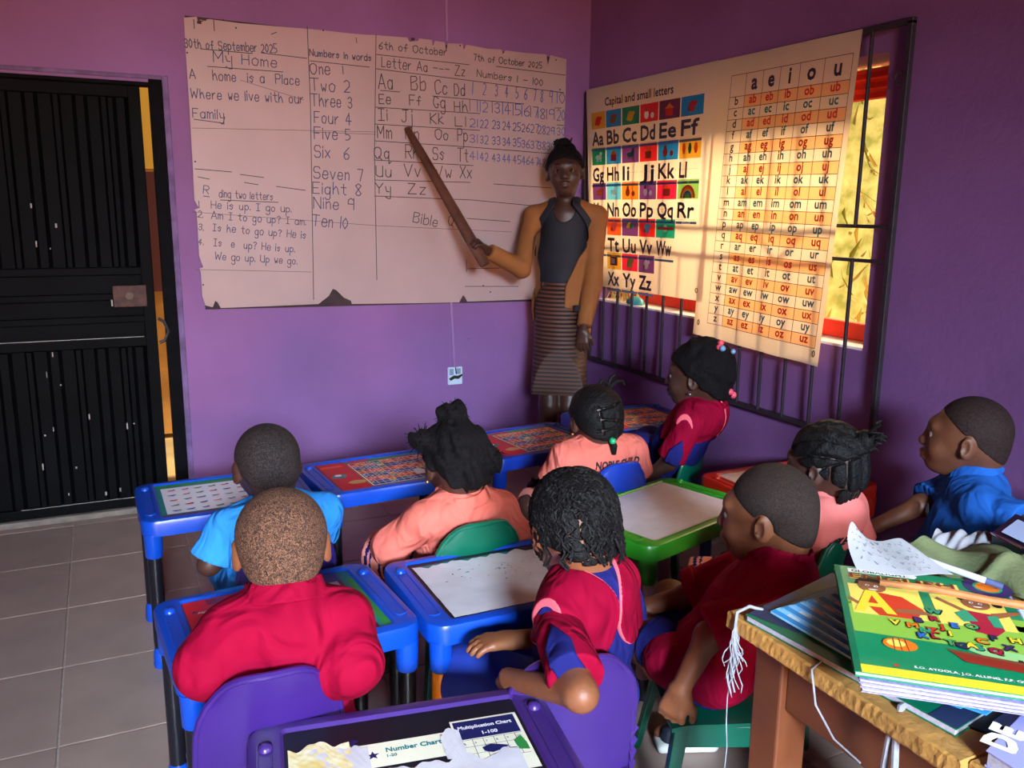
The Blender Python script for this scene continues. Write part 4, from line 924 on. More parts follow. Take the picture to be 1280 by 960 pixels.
def chart_mult(seed, leaf=False):
    def f(t, w, d, z):
        rs = random.Random(seed); m = MB(); rect(m, -w/2, w/2, -d/2, d/2, z, 'dred'); xs = -w/2+w*.27
        rect(m, -w/2+.006, xs-.008, -d/2+.006, d/2-.006, z+.0003, 'red'); blob(m, -w*.40, .0, .030, .026, z+.0006, 'teal', 7, .4, seed=seed); blob(m, -w*.40, .01, .014, .012, z+.0008, 'white', 7, .3, seed=seed); blob(m, -w*.30, -d*.25, .032, .02, z+.0006, 'tan', 8, .3, seed=seed+1)
        rect(m, xs-.004, xs-.001, -d/2, d/2, z+.0004, 'orange'); rect(m, -w/2+.01, xs-.02, d*.32, d*.38, z+.0006, 'orange')
        rect(m, xs, w/2-.004, d/2-.030, d/2-.004, z+.0003, 'teal'); rect(m, w*.02, w*.24, d/2-.026, d/2-.008, z+.0005, 'green'); rect(m, xs+.01, w*.0, d/2-.026, d/2-.006, z+.0005, 'red')
        rect(m, w*.05, w/2-.01, -d/2+.004, -d/2+.014, z+.0004, 'green'); rect(m, xs+.004, w/2-.008, -d/2+.020, d/2-.036, z+.0004, 'cream')
        nx, ny = 12, 12; x0, x1, y0, y1 = xs+.007, w/2-.011, -d/2+.023, d/2-.039
        for i in range(nx):
            for j in range(ny):
                k = ('blue' if rs.random() < .5 else 'navy') if (j // 2) % 2 == 0 else rs.choice(['orange', 'red', 'red', 'orange']); 
                if (i//3) % 2 and rs.random() < .25: k = rs.choice(['teal', 'yellow', 'orange'])
                ax, bx = x0+(x1-x0)*i/nx+.0008, x0+(x1-x0)*(i+1)/nx-.0008; ay, by = y0+(y1-y0)*j/ny+.0008, y0+(y1-y0)*(j+1)/ny-.0008; rect(m, ax, bx, ay, by, z+.0006, k)
                rect(m, ax+.004, bx-.008, (ay+by)/2-.003, (ay+by)/2+.003, z+.0009, 'cream' if rs.random() < .5 else 'black')
        m.build('printed_chart', CL, t, label='red and blue multiplication grid')
        if leaf: MB().grid(lambda u, v: (w*.22+.035*u+.006*v, -d*.30+.05*v*(1-.4*u), z+.003+.006*math.sin(u*3)*v), 5, 5, 0, thick=(0, 0, .0006)).build('paper_scrap', CHM['white'], t, smooth=True)
    return f
def little(m, rs, x, y, s, z):
    k = rs.choice(['red', 'blue', 'green', 'black', 'teal', 'purple', 'pink'])
    blob(m, x, y, s, s*.42, z, k, 7, .35, rs.random()*3, rs.randint(0, 999)); blob(m, x+s*.7, y+s*.3, s*.4, s*.35, z+.0001, rs.choice(['red', 'black', 'tan', 'blue']), 6, .3, 0, rs.randint(0, 999))
def chart_pictures(seed):
    def f(t, w, d, z):
        rs = random.Random(seed); m = MB(); rect(m, -w/2, w/2, -d/2, d/2, z, 'teal'); rect(m, -w/2, w/2, d/2-.03, d/2, z+.0002, 'green'); rect(m, -w/2, w/2, -d/2, -d/2+.02, z+.0002, 'dred'); rect(m, -w/2+.016, w/2-.03, -d/2+.030, d/2-.040, z+.0004, 'white')
        for i in range(8):
            for j in range(5): little(m, rs, -w/2+.045+i*(w-.09)/7.4, -d/2+.055+j*(d-.12)/4.1, .013, z+.0007); rect(m, -w/2+.034+i*(w-.09)/7.4, -w/2+.058+i*(w-.09)/7.4, -d/2+.044+j*(d-.12)/4.1, -d/2+.0455+j*(d-.12)/4.1, z+.0007, 'black')
        m.build('printed_chart', CL, t, label='white sheet of small pictures in rows')
    return f
def chart_alpha(t, w, d, z):
    m = MB(); rs = random.Random(4); rect(m, -w/2, w/2, -d/2, d/2, z, 'maroon'); xs = -w/2+w*.27
    rect(m, -w/2+.002, xs-.004, -d/2+.002, d/2-.002, z+.0003, 'red'); rect(m, xs-.003, w*.06, d/2-.075, d/2-.003, z+.0003, 'red'); rect(m, xs-.003, xs+.03, -d/2, d/2-.003, z+.0002, 'orange'); rect(m, w*.06, w/2, d/2-.05, d/2, z+.0002, 'purple'); rect(m, w/2-.03, w/2, -d/2, d/2, z+.0003, 'teal'); rect(m, w/2-.02, w/2, -d/2, d/2-.05, z+.0004, 'green')
    rect(m, xs-.055, xs-.012, d/2-.036, d/2-.006, z+.0006, 'dred')
    rect(m, xs+.014, w/2-.04, -d/2+.02, d/2-.052, z+.0006, 'white')
    text(m, 'Alphabet Chart', (-w/2+.026, d/2-.075, z+.0009), (1, .03, 0), (0, 1, 0), .0095, ci_('cream'), .080, bold=.0008); text(m, 'A - Z', (-w/2+.068, d/2-.092, z+.0009), (1, .03, 0), (0, 1, 0), .007, ci_('cream'), .03, bold=.0006)
    st = [(math.cos(a*math.pi/5+math.pi/2)*(.009 if a % 2 == 0 else .004)-w/2+.020, math.sin(a*math.pi/5+math.pi/2)*(.009 if a % 2 == 0 else .004)+d/2-.062, z+.0008) for a in range(10)]; m.add(st, [tuple(range(10))], ci_('navy'))
    blob(m, -w/2+.062, .012, .024, .026, z+.0007, 'white', 12); blob(m, -w/2+.062, .014, .019, .020, z+.0009, 'navy', 12); blob(m, -w/2+.064, .009, .013, .013, z+.0011, 'orange', 12); blob(m, -w/2+.035, .012, .012, .009, z+.0007, 'cream', 5, .3)
    blob(m, -w/2+.086, .006, .010, .009, z+.0007, 'cream', 6, .3)
    L = 'ABCDEFGHIJKLMNOPQRSTUVWXYZ'; i = 0; cols_ = ['green', 'red', 'navy', 'black', 'red', 'navy']
    for r in range(5):
        for c in range(6):
            if i >= 26: break
            x = xs+.03+c*(w/2-.05-xs-.02)/6.; y = d/2-.085-r*.047; text(m, L[i], (x, y, z+.0009), (1, 0, 0), (0, 1, 0), .019, ci_(cols_[(r+c) % 6]), bold=.0015); little(m, rs, x-.006, y+.012, .010, z+.0008); i += 1
            rect(m, x-.012, x+.022, y-.007, y-.0055, z+.0008, 'dred')
    m.build('printed_chart', CL, t, label='red alphabet chart with white letter grid')
def crinkle(t, w, d, z, k, seed, x0, x1, y0, y1, torn=True, name='torn_paper', lab='torn white paper stuck to the table'):
    rs = random.Random(seed); nx, ny = 70, 18; m = MB(); ph = [rs.uniform(0, 6) for _ in range(6)]; q_ = (x1-x0)/w; a_ = .022*d/(y1-y0)
    def edge(u): u *= q_; return 1-a_*(1.6+1.0*math.sin(u*17+ph[0]+2*math.sin(u*9))+.7*math.sin(u*43+ph[1])+1.3*abs(math.sin(u*7+ph[2]))+.4*math.sin(u*90+ph[3])) if torn else 1
    def f(u, v):
        return np.array([x0+(x1-x0)*u, y0+(y1-y0)*v*edge(u), z+.0010+.0006*abs(math.sin(7*u+3*v+ph[3]))+.0005*abs(math.sin(11*v-6*u+ph[4]))+.0003*math.sin(40*u+ph[5]+30*v)])
    m.grid(f, nx, ny); return m.build(name, CHM[k], t, smooth=True, label=lab)
def chart_torn(t, w, d, z):
    m = MB(); rect(m, -w/2, w/2, -d/2, d/2, z, 'black'); rect(m, -w/2+.02, w*.2, d/2-.07, d/2-.02, z+.0002, 'teal'); m.build('printed_chart', CL, t)
    crinkle(t, w, d, z, 'aged', 5, -w/2+.008, w/2-.004, -d/2+.006, d/2-.012)
    m = MB(); rs = random.Random(9)
    for i in range(60):
        x, y = rs.gauss(.02, .10), rs.gauss(.05, .035); 
        if abs(x) < w/2-.02 and y < d/2-.05: blob(m, x, y, rs.uniform(.001, .006), rs.uniform(.001, .003), z+.0032, rs.choice(['navy', 'black', 'grey', 'teal', 'tan']), 6, .5, rs.random()*3, i)
    m.build('ink_specks', CL, t)
def chart_plain(k='grey'):
    def f(t, w, d, z):
        m = MB(); rect(m, -w/2, w/2, -d/2, d/2, z, k); m.build('printed_chart', CL, t, label='plain faded panel'); crinkle(t, w, d, z-.0006, 'aged', 17, -w/2+.002, w/2-.002, -d/2+.002, d/2-.002, False, 'worn_sheet', 'worn greyish sheet')
    return f
def chart_number(t, w, d, z):
    m = MB(); rect(m, -w/2, w/2, -d/2, d/2, z, 'black'); m.build('printed_chart', CL, t, label='black panel under torn paper')
    # number chart strip and multiplication strip left on the panel, torn paper over the rest
    m = MB(); rect(m, -w*.26, w*.20, d*.10, d*.29, z+.0006, 'cream')
    text(m, 'Number Chart', (-w*.10, d*.205, z+.0009), (1, 0, 0), (0, 1, 0), .0125, ci_('teal'), .098, bold=.001); text(m, '1-20', (-w*.10, d*.165, z+.0009), (1, 0, 0), (0, 1, 0), .0075, ci_('teal'), bold=.0007)
    st = [(math.cos(a*math.pi/5+math.pi/2)*(.012 if a % 2 == 0 else .005)-w*.155, math.sin(a*math.pi/5+math.pi/2)*(.012 if a % 2 == 0 else .005)+d*.195, z+.0009) for a in range(10)]; m.add(st, [tuple(range(10))], ci_('navy'))
    rect(m, w*.19, w/2-.006, -d*.1, d*.37, z+.0005, 'cream'); rect(m, w*.20, w/2-.012, d*.20, d*.355, z+.0008, 'navy')
    text(m, 'Multiplication Chart', (w*.215, d*.285, z+.0011), (1, 0, 0), (0, 1, 0), .0095, ci_('white'), .100, bold=.0008); text(m, '1-100', (w*.31, d*.222, z+.0011), (1, 0, 0), (0, 1, 0), .0095, ci_('white'), bold=.0008)
    for i in range(6):
        rect(m, w*.21+i*.0195, w*.21+i*.0195+.001, d*.02, d*.19, z+.0009, 'black'); text(m, str(5+i), (w*.217+i*.0195, d*.155, z+.0010), (1, 0, 0), (0, 1, 0), .006, ci_('navy'))
    for j in range(4): rect(m, w*.21, w/2-.012, d*.19-j*.02, d*.19-j*.02+.0008, z+.0009, 'black')
    blob(m, w*.445, d*.10, .016, .024, z+.0012, 'green', 6, .5, seed=3); blob(m, w*.33, d*.10, .022, .010, z+.0012, 'navy', 7, .5, seed=6)
    m.build('printed_strip', CL, t, label='strips reading Number Chart 1-20 and Multiplication Chart 1-100')
    crinkle(t, w, d, z+.0002, 'aged', 31, -w/2+.012, w/2-.03, -d/2+.01, d*.12); crinkle(t, w, d, z+.0004, 'aged', 12, -w*.40, -w*.17, -d*.1, d*.36)
    crinkle(t, w, d, z+.0007, 'glue', 8, -w/2+.006, -w*.24, d*.12, d*.40, True, 'glue_stain', 'yellowed glue-stained paper corner')
    crinkle(t, w, d, z+.0009, 'aged', 44, w*.13, w*.215, d*.06, d*.33, True, 'torn_paper')
    blob2 = MB(); blob2.add([(-w*.235, d*.28, z+.0022), (-w*.20, d*.33, z+.0022), (-w*.23, d*.35, z+.0022)], [(0, 1, 2)], ci_('navy')); blob2.build('ink_specks', CL, t)
# ---- chairs (front = +y), seat top at .27, back top at .55
def kid_chair(label, c, rz, mat, top=.56, seat=.27, bw=.27, ribs=True):
    t = empty('school_chair', (c[0], c[1], 0), rz, label, 'chair', 'small plastic school chairs'); hw = bw/2
    def sf(u, v):
        x = (u-.5)*(bw+.02)*(1-.10*(1-v)); y = -.125+.27*v; return np.array([x, y, seat-.010*math.sin(math.pi*u)*math.sin(math.pi*min(1, v*1.1))-.022*max(0, v-.88)*8*.35])
    MB().grid(sf, 12, 12, 0, thick=(0, 0, -.010)).build('seat', mat, t, smooth=True, angle=50)
    H = top-seat+.01
    def outline(v): return (1-.06*v) if v < .55 else (1-.06*v)*(1-.30*((v-.55)/.45)**2.6)
    def bf(u, v):
        a = (u-.5)*2; w = hw*outline(v); vv = v*(1-.10*abs(a)**4*v**2); x = a*w; y = -.122-.055*vv-.0+.030*a*a*(1-.25*vv); return np.array([x, y, seat-.008+H*vv])
    m = MB(); m.grid(bf, 16, 16, 0, thick=(0, -.010, -.001)); m.build('backrest', mat, t, smooth=True, angle=50)
    # rolled rim
    pts = [bf(0, j/10) for j in range(11)]+[bf(i/12, 1) for i in range(1, 12)]+[bf(1, 1-j/10) for j in range(11)]
    MB().tube([np.array(p)+np.array([0, -.005, 0]) for p in pts], .0075, 8).build('backrest_rim', mat, t, smooth=True)
    if ribs:
        for sx in (-1, 1):       # stepped gussets where the back meets the legs
            m = MB()
            for k in range(5):
                z0 = seat-.03+k*.030; L = .040-.006*k; b = bf(0 if sx < 0 else 1, max(0, (z0-seat+.01)/H)); x = b[0]; y = b[1]
                m.add([(x-sx*.004, y-.004, z0), (x+sx*.014, y-.008, z0+.004), (x-sx*.004, y-L, z0-.010), (x-sx*.004, y-.004, z0+.026), (x+sx*.006, y-.010, z0+.014)], [(0, 2, 1), (0, 1, 3), (1, 2, 3), (0, 3, 2), (1, 4, 3)])
            m.build('side_rib', mat, t)
    for i, (sx, sy) in enumerate(((-1, -1), (1, -1), (1, 1), (-1, 1))):
        xt, yt = sx*(hw-.012), (-.115 if sy < 0 else .12); xb, yb_ = sx*(hw+.028), yt+sy*.045; m = MB(); rs = []
        for q in range(6):
            f = q/5.; z = (seat-.004)*(1-f); cx, cy = xt+(xb-xt)*f, yt+(yb_-yt)*f; a = .024-.008*f
            rs.append([(cx+sx*.5*a*px_, cy+sy*.5*a*py_, z) for (px_, py_) in ((1.2, 1.2), (1.2, -1.6), (.7, -1.6), (.45, .45), (-1.6, .7), (-1.6, 1.2))] if sx*sy > 0 else [(cx+sx*.5*a*px_, cy+sy*.5*a*py_, z) for (px_, py_) in ((1.2, 1.2), (1.2, -1.6), (.7, -1.6), (.45, .45), (-1.6, .7), (-1.6, 1.2))][::-1])
        rs = rs[::-1]; m.rings(rs); m.build('leg', mat, t, bevel=.002)
    m = MB(); m.bb(-hw+.01, hw-.01, -.118, -.112, seat-.055, seat-.006).bb(-hw+.01, hw-.01, .112, .118, seat-.055, seat-.012).bb(-hw-.002, -hw+.004, -.118, .118, seat-.06, seat-.008).bb(hw-.004, hw+.002, -.118, .118, seat-.06, seat-.008)
    m.build('seat_apron', mat, t, bevel=.002); return t
T = school_table
T('blue table at the front left with a red Alphabet Chart, leaned on by a boy', (.322, 1.885), R_(4), PB, TBLK, chart_alpha)
T('blue table in the corner by the black door with a white picture chart', (.308, 2.83), R_(1), PB, TBLK, chart_pictures(3))
T('blue table with a red multiplication chart and a scrap of white paper on it', (.856, 2.865), R_(4), PB, TBLK, chart_mult(11, True))
T('blue table in front of the teacher with a red and blue multiplication chart', (1.515, 3.03), R_(7), PBD, TBLK, chart_mult(25))
T('blue table farthest right against the window wall with an orange multiplication chart', (2.115, 3.19), R_(0), PBD, TBLK, chart_mult(37))
T('blue table in the middle with torn white paper and one yellow leg', (.868, 1.865), R_(0), PB, [TYEL, TBLK, TBLK, TBLK], chart_torn)
T('bright green table with a worn grey top and mauve legs', (1.535, 2.125), R_(17), PG, TPNK, chart_plain('grey'), w=.58, d=.39, footm=TBLK)
T('red table against the right wall with a white top', (2.125, 2.19), R_(0), PR, TNVY, chart_plain('white'), w=.52, d=.36)
T('purple table nearest the camera with a black panel and torn number charts', (.412, 1.212), R_(-9), PPL, TBLK, chart_number, w=.55, d=.42)
C_ = kid_chair
C_('purple chair at the front left holding the boy in the crimson shirt', (.222, 1.61), R_(-2), PP, top=.585)
C_('dark purple chair by the left table holding the boy in light blue', (.375, 2.34), R_(6), PPD)
C_('green chair in the middle behind the torn paper table, girl with hair puffs on it', (.875, 2.20), R_(3), PTG)
C_('blue chair at the back holding the girl with sectioned braids', (1.505, 2.475), R_(2), PBD, top=.575, bw=.235)
C_('green chair near the window grille holding the girl with hair clips', (1.90, 2.66), R_(34), PTG)
C_('purple chair with ribbed sides holding the girl in pink and navy at the front', (.812, 1.465), R_(-16), PPL, top=.56)
C_('green chair beside the wooden table holding the boy in the crimson polo', (1.265, 1.475), R_(66), PTG, top=.60)
C_('green chair behind the wooden table holding the girl with cornrows', (1.66, 1.725), R_(28), PTG, top=.57)
C_('green chair pushed under the wooden table', (1.25, .86), R_(60), PTG, top=.50)
be = empty('bench', (2.02, 1.42, 0), R_(25), 'low wooden bench behind the wooden table against the right wall', 'bench')
WD = P('brown_wood', (112, 62, 34), .55, noise=(7, .25), bump=(40, .2))
MB().bb(-.20, .20, -.12, .12, .33, .36).build('seat', WD, be, bevel=.004)
for sx in (-1, 1):
    for sy in (-1, 1): MB().bb(sx*.17-.02, sx*.17+.02, sy*.09-.02, sy*.09+.02, 0, .33).build('leg', WD, be)
# ------------------------------------------------------------------ the children and the teacher
def person(base, phi, label): return empty('person', (base[0], base[1], 0), phi, label, 'person')
def D(v): return dict(d=v)
def lobes(F, cx, zc, rx, rz, front=False):
    F.clip(lambda x, y, z: np.minimum(np.sqrt(((x-cx)/rx)**2+((z-zc)/rz)**2), np.sqrt(((x+cx)/rx)**2+((z-zc)/rz)**2))*.05-.05+0*y, .003)
def sleeves(sk, parent, mat, sl=.85, r=.056, wedge=True, outs=(None, None), seed=2):
    s = sk['s']; ends = []
    for i in (0, 1):
        F = Field(*bounds(sk, ['sh%d' % i, 'el%d' % i], .10*s), .0044); a, b = sk['sh%d' % i], sk['el%d' % i]; e = a+(b-a)*sl; d = nrm(b-a); F.add(cone(a+np.array([0, 0, -.006]), e, r*.86*s, r*s), .02); ends.append((a, e, d))
        F.wrinkle(.003, 30, seed); R = .075*s; F.add((lambda x, y, z, e=e, d=d: np.maximum(-((x-e[0])*d[0]+(y-e[1])*d[1]+(z-e[2])*d[2]), np.sqrt((x-e[0])**2+(y-e[1])**2+(z-e[2])**2)-R), e-R, e+R), .003, 's')
        o = F.mesh('sleeve', mat, parent)
    if wedge:
        for i, (a, e, d) in enumerate(ends):
            out = nrm(outs[i]) if outs[i] is not None else nrm([(-1, 1)[i], -.3, .2]); out = nrm(out-d*(out@d)); tt = np.cross(d, out); L = np.linalg.norm(e-a)
            G = Field(np.minimum(a, e)-.08, np.maximum(a, e)+.08, .0036); G.add(cone(a+np.array([0, 0, -.006]), e, (r*.86+.0095)*s, (r+.0095)*s), .01)
            def reg(x, y, z, a=a, d=d, out=out, tt=tt, L=L):
                u = ((x-a[0])*d[0]+(y-a[1])*d[1]+(z-a[2])*d[2])/L; l = np.abs((x-a[0])*tt[0]+(y-a[1])*tt[1]+(z-a[2])*tt[2]); o_ = (x-a[0])*out[0]+(y-a[1])*out[1]+(z-a[2])*out[2]
                return np.maximum(np.maximum(l-.026*np.clip((u-.38)/.35, 0, 1)-(u < .38)*-.01, -o_), (u-1.03)*L)
            G.clip(reg, .002); G.mesh('sleeve_inset', NAVY, parent)
    return o
def smooth_ball(m, c, r, mi=0, n=10):
    c = np.array(c); rs = []
    for j in range(1, n): a = math.pi*j/n; rs.append([c+r*np.array([math.sin(a)*math.cos(2*math.pi*k/n), math.sin(a)*math.sin(2*math.pi*k/n), math.cos(a)]) for k in range(n)][::-1])
    m.rings(rs, mi)

# --- boy, crimson shirt, front left
S = 1.07; b = (.265, 1.545); ph = R_(-4)
sk = skeleton(b, ph, .27, W(352, 680, 1.68), R_(-8), pitch=R_(-14), s=S, sw=.102, elbows=[W(262, 832, 1.58), W(434, 832, 1.63)], wrists=[onz(300, 775, .512), onz(408, 755, .512)])
p = person(b, ph, 'boy in a bright crimson shirt leaning over the front left table, seen from behind')
body_mesh(sk, SKIN_W, p, (dict(curl=.2), dict(curl=.2))); crop_hair(sk, CROP_TAN, p, .0035, -.004)
F = shirt(sk, PINK, p, .018, (1.25, 1.10), .058, neck=.047, wr=.008, freq=24, seed=5, flare=1.1); F.mesh('shirt', PINK, p); collar(sk, PINK, p, .060, .034)
legs(sk, NAVYD, p, .074, .06, 1.0); shoes(sk, p); 
# --- boy, light blue shirt, left back
b = (.375, 2.31); ph = R_(4); S = 1.05
sk = skeleton(b, ph, .27, W(333, 580, 2.33), R_(6), pitch=R_(-14), s=S, sw=.125, elbows=[W(262, 705, 2.24), W(398, 668, 2.42)], wrists=[W(300, 650, 2.48), W(370, 640, 2.55)])
p = person(b, ph, 'boy in a light blue shirt sitting at the table in the corner by the door')
body_mesh(sk, SKIN_D, p); crop_hair(sk, CROP_DK, p, .0035)
shirt(sk, SKY, p, .018, (.86, .86), .058, seed=8, wr=.006, freq=26).mesh('shirt', SKY, p); collar(sk, SKY, p, .052, .022)
legs(sk, SKY, p, .074, .06, 1.0); shoes(sk, p)
# --- girl with hair puffs, peach top
b = (.885, 2.27); ph = R_(4); S = 1.03
sk = skeleton(b, ph, .27, W(568, 577, 2.45), R_(2), pitch=R_(-10), s=S, sw=.118, elbows=[W(488, 682, 2.42), W(640, 668, 2.5)], wrists=[W(478, 690, 2.62), W(628, 640, 2.7)], knees=[onz(475, 690, .36), onz(610, 655, .36)])
p = person(b, ph, 'girl in a plain peach top with three puffs of loose black hair')
body_mesh(sk, SKIN_D, p)
shirt(sk, PEACH, p, .019, (1.45, 1.45), .052, seed=11, wr=.006, freq=24).mesh('shirt', PEACH, p); collar(sk, PEACH, p, .066, .022, .012, flare=.0, name='wide_collar')
F = Field(*bounds(sk, ['hc'], .19), .0042); hair_cap(F, sk, .016, (0, -.45, .89), .0)
for (c, r) in (((.0, -.012, .118), .040), ((-.018, .0, .140), .026), ((.020, -.012, .140), .026), ((-.078, .0, .062), .034), ((-.100, .006, .070), .022), ((.086, -.035, .010), .036), ((.098, -.040, -.018), .026)): F.add(ell(hd(sk, c), np.array([r]*3)*1.05), .018)
F.add(cone(hd(sk, (0, -.085, -.035)), hd(sk, (0, -.075, -.075)), .030, .012), .02)
F.wrinkle(.008, 130, 3); F.wrinkle(.005, 60, 9); F.mesh('hair', HAIR_SOFT, p)
m = MB(); rs = random.Random(4)
for i in range(240):
    c = rs.choice(((.0, -.012, .130), (-.085, .0, .066), (.090, -.038, -.002), (0, -.03, .09))); d = nrm([rs.gauss(0, 1), rs.gauss(0, 1), rs.gauss(0, 1)]); a = hd(sk, np.array(c)+d*.030); e = a+d*rs.uniform(.012, .026)+np.array([rs.uniform(-.006, .006) for _ in range(3)])
    m.tube([a, (a+e)/2+np.array([0, 0, .004]), e], [.0016, .0013, .0006], 3, 0, caps=False)
m.build('hair_wisps', HAIR_SOFT, p)['kind'] = 'stuff'
STRIPE = P('peach_shorts', (236, 140, 124), .8, noise=(8, .1))
def striped(sk, p, seed):
    o = legs(sk, [STRIPE, NAVY], p, .078, .068, 1.12, seed=seed); me = o.data; C0 = [(sk['hp%d' % i], sk['kn%d' % i]) for i in (0, 1)]
    n_ = len(me.polygons); c = np.empty(n_*3); me.polygons.foreach_get('center', c); c = c.reshape(-1, 3); mi = np.zeros(n_, np.int32)
    for i in (0, 1):
        a, e = C0[i]; d = nrm(e-a); side = (c[:, 0] > 0) == (i == 1); u = (c-a)@d; L = np.linalg.norm(e-a); v = np.mod(L*1.12-u, .05); mi[side & (((v > .014) & (v < .024)) | ((v > .032) & (v < .038))) & (u > .03)] = 1
    me.polygons.foreach_set('material_index', mi); me.update()
striped(sk, p, 3); shoes(sk, p)
m = MB(); 
for q in (-1,): smooth_ball(m, hd(sk, (q*.085, -.004, -.045)), .005)
m.build('ear_stud', P('gold', (212, 170, 90), .3, 1.), p, smooth=True)
# --- girl with sectioned braids, peach shirt with lettering, back row
b = (1.515, 2.60); ph = R_(-6); S = 1.04
sk = skeleton(b, ph, .27, W(742, 522, 2.92), R_(2), ns=.6, pitch=R_(-8), s=S, sw=.118, elbows=[W(688, 600, 2.92), W(795, 592, 3.0)], wrists=[W(712, 596, 3.1), W(790, 605, 3.1)], knees=[onz(664, 634, .36), None])
p = person(b, ph, 'girl in a lettered peach shirt with parted braids and a green bobble')
body_mesh(sk, SKIN_D, p)
F = shirt(sk, PEACH, p, .019, (.98, .98), .056, seed=14, wr=.006, freq=26); F.mesh('shirt', PEACH, p); collar(sk, PEACH, p, .050, .018)
back_print(sk, F, 'NOBLE CHILD', sk['nb'][2]-.084, .028, p, .022, .170)
F = Field(*bounds(sk, ['hc'], .14), .0036); hair_cap(F, sk, .009, (0, -.47, .88), -.006)
Mi = sk['M'].T; c0 = sk['hc']
def hf(x, y, z): q = [(x-c0[0]), (y-c0[1]), (z-c0[2])]; return [Mi[i, 0]*q[0]+Mi[i, 1]*q[1]+Mi[i, 2]*q[2] for i in range(3)]
def part_grid(x, y, z):
    X, Y, Z = hf(x, y, z); g = 0
    for (a, bb, c_, lo, hi, ax) in ((1, 0, .02, -.06, .06, 0), (1, .15, -.035, -.05, .05, 0)): g = g+np.exp(-((X*a+Z*bb-c_)/.0026)**2)*((Z > lo) & (Z < hi) & (Y < 0))
    for (zc, sl) in ((.045, .2), (.0, -.15), (-.03, .1)): g = g+np.exp(-((Z-zc-sl*X)/.0026)**2)*((np.abs(X) < .05) & (Y < 0))
    return .011*np.minimum(g, 1)
F.custom(part_grid); F.wrinkle(.0016, 200, 4); F.mesh('hair', HAIR, p)
m = MB()
for (x, y, z, dx, dy, dz, L) in ((.045, -.02, .095, .5, 0, .8, .05), (.05, -.03, .09, -.7, 0, .6, .045), (.052, -.02, .092, 1, .2, .3, .06)):
    a = hd(sk, (x, y, z)); d = nrm([dx, dy, dz]); m.tube([a, a+d*L*.5+np.array([0, 0, .014]), a+d*L+np.array([0, 0, .002]), a+d*L*1.15-np.array([0, 0, .014])], [.008, .0065, .006, .004], 8)
m.tube([hd(sk, (.0, -.09, -.055)), hd(sk, (.004, -.105, -.085)), hd(sk, (.006, -.10, -.110))], [.012, .013, .008], 8); m.build('braids', HAIR, p, smooth=True)
m = MB(); smooth_ball(m, hd(sk, (.0, -.106, -.066)), .0115); m.build('hair_bobble', P('green_bobble', (30, 170, 110), .35), p, smooth=True)
m = MB(); smooth_ball(m, hd(sk, (-.086, -.004, -.045)), .005); m.build('ear_stud', P('gold', (212, 170, 90), .3, 1.), p, smooth=True)
striped(sk, p, 5); shoes(sk, p)

def dress(sk, p, seed, outs=(None, None), sl=.9, lob=(.074, -.050, .088, .090)):
    shirt(sk, NAVY, p, .015, (.02, .02), .028, seed=seed, wr=.003).mesh('dress', NAVY, p); sleeves(sk, p, PINK, sl, .050, True, outs, seed+1)
    for (g, mt, nm, dr) in ((.0222, CORAL, 'collar_piping', .0016), (.0235, PINK, 'bib_collar', 0)):
        F = Field(*bounds(sk, ['nb', 'sh0', 'sh1', 'ct'], .12), .0036); torso(F, sk, g, .035)
        F.add(cone(sk['nb']+np.array([0, .006, .0]), sk['nk']+sk['M']@np.array([0, 0, .06]), .046, .06), .003, 's')
        z0 = sk['nb'][2]; zc = z0+lob[1]; xn = sk['ct'][0]
        def reg(x, y, z):
            x = x-xn
            b_ = np.minimum(np.sqrt(((x-lob[0])/(lob[2]+dr))**2+((z-zc)/(lob[3]+dr))**2), np.sqrt(((x+lob[0])/(lob[2]+dr))**2+((z-zc)/(lob[3]+dr))**2))*.05-.05
            return np.maximum(b_, .0045-dr-np.abs(x)*1.0*(z < z0-.02)-.03*(z >= z0-.02))+0*y
        F.clip(reg, .002); F.mesh(nm, mt, p)
# --- girl with hair clips, pink and navy uniform, by the window
b = (1.905, 2.70); ph = R_(30); S = 1.08
sk = skeleton(b, ph, .27, W(869, 468, 3.1), R_(42), pitch=R_(-2), s=S, sw=.112, elbows=[W(836, 578, 3.08), W(880, 540, 3.4)], wrists=[W(803, 600, 3.1), W(815, 570, 3.5)], knees=[W(806, 566, 3.3), W(818, 556, 3.5)])
p = person(b, ph, 'girl in pink and navy uniform with hair clips sitting under the window grille')
body_mesh(sk, SKIN_D, p); eyes(sk, p); dress(sk, p, 21, ((-.9, -.5, .1), None)); skirt(sk, NAVY, p); shoes(sk, p)
F = Field(*bounds(sk, ['hc'], .16), .0042); hair_cap(F, sk, .018, (0, -.55, .83), .0)
F.add(ell(hd(sk, (0, -.075, .052)), (.062, .055, .058)), .02).add(cone(hd(sk, (0, -.10, .03)), hd(sk, (0, -.105, -.05)), .036, .022), .02); F.add(ell(hd(sk, (.0, -.03, .100)), (.06, .06, .026)), .02)
F.wrinkle(.006, 90, 5); F.mesh('hair', HAIR_SOFT, p)
m = MB()
for (x, y, z) in ((-.020, -.085, .112), (-.034, -.083, .100)): smooth_ball(m, hd(sk, (x, y, z)), .011)
m.build('hair_clip', P('clip_pink', (238, 80, 100), .35), p, smooth=True)
m = MB(); smooth_ball(m, hd(sk, (-.045, -.095, .098)), .011); smooth_ball(m, hd(sk, (-.02, -.125, .085)), .009); m.build('hair_clip', P('clip_blue', (110, 150, 190), .35), p, smooth=True)
m = MB(); smooth_ball(m, hd(sk, (-.088, .000, -.050)), .0055); m.build('ear_stud', P('silver', (235, 235, 240), .2, 1.), p, smooth=True)
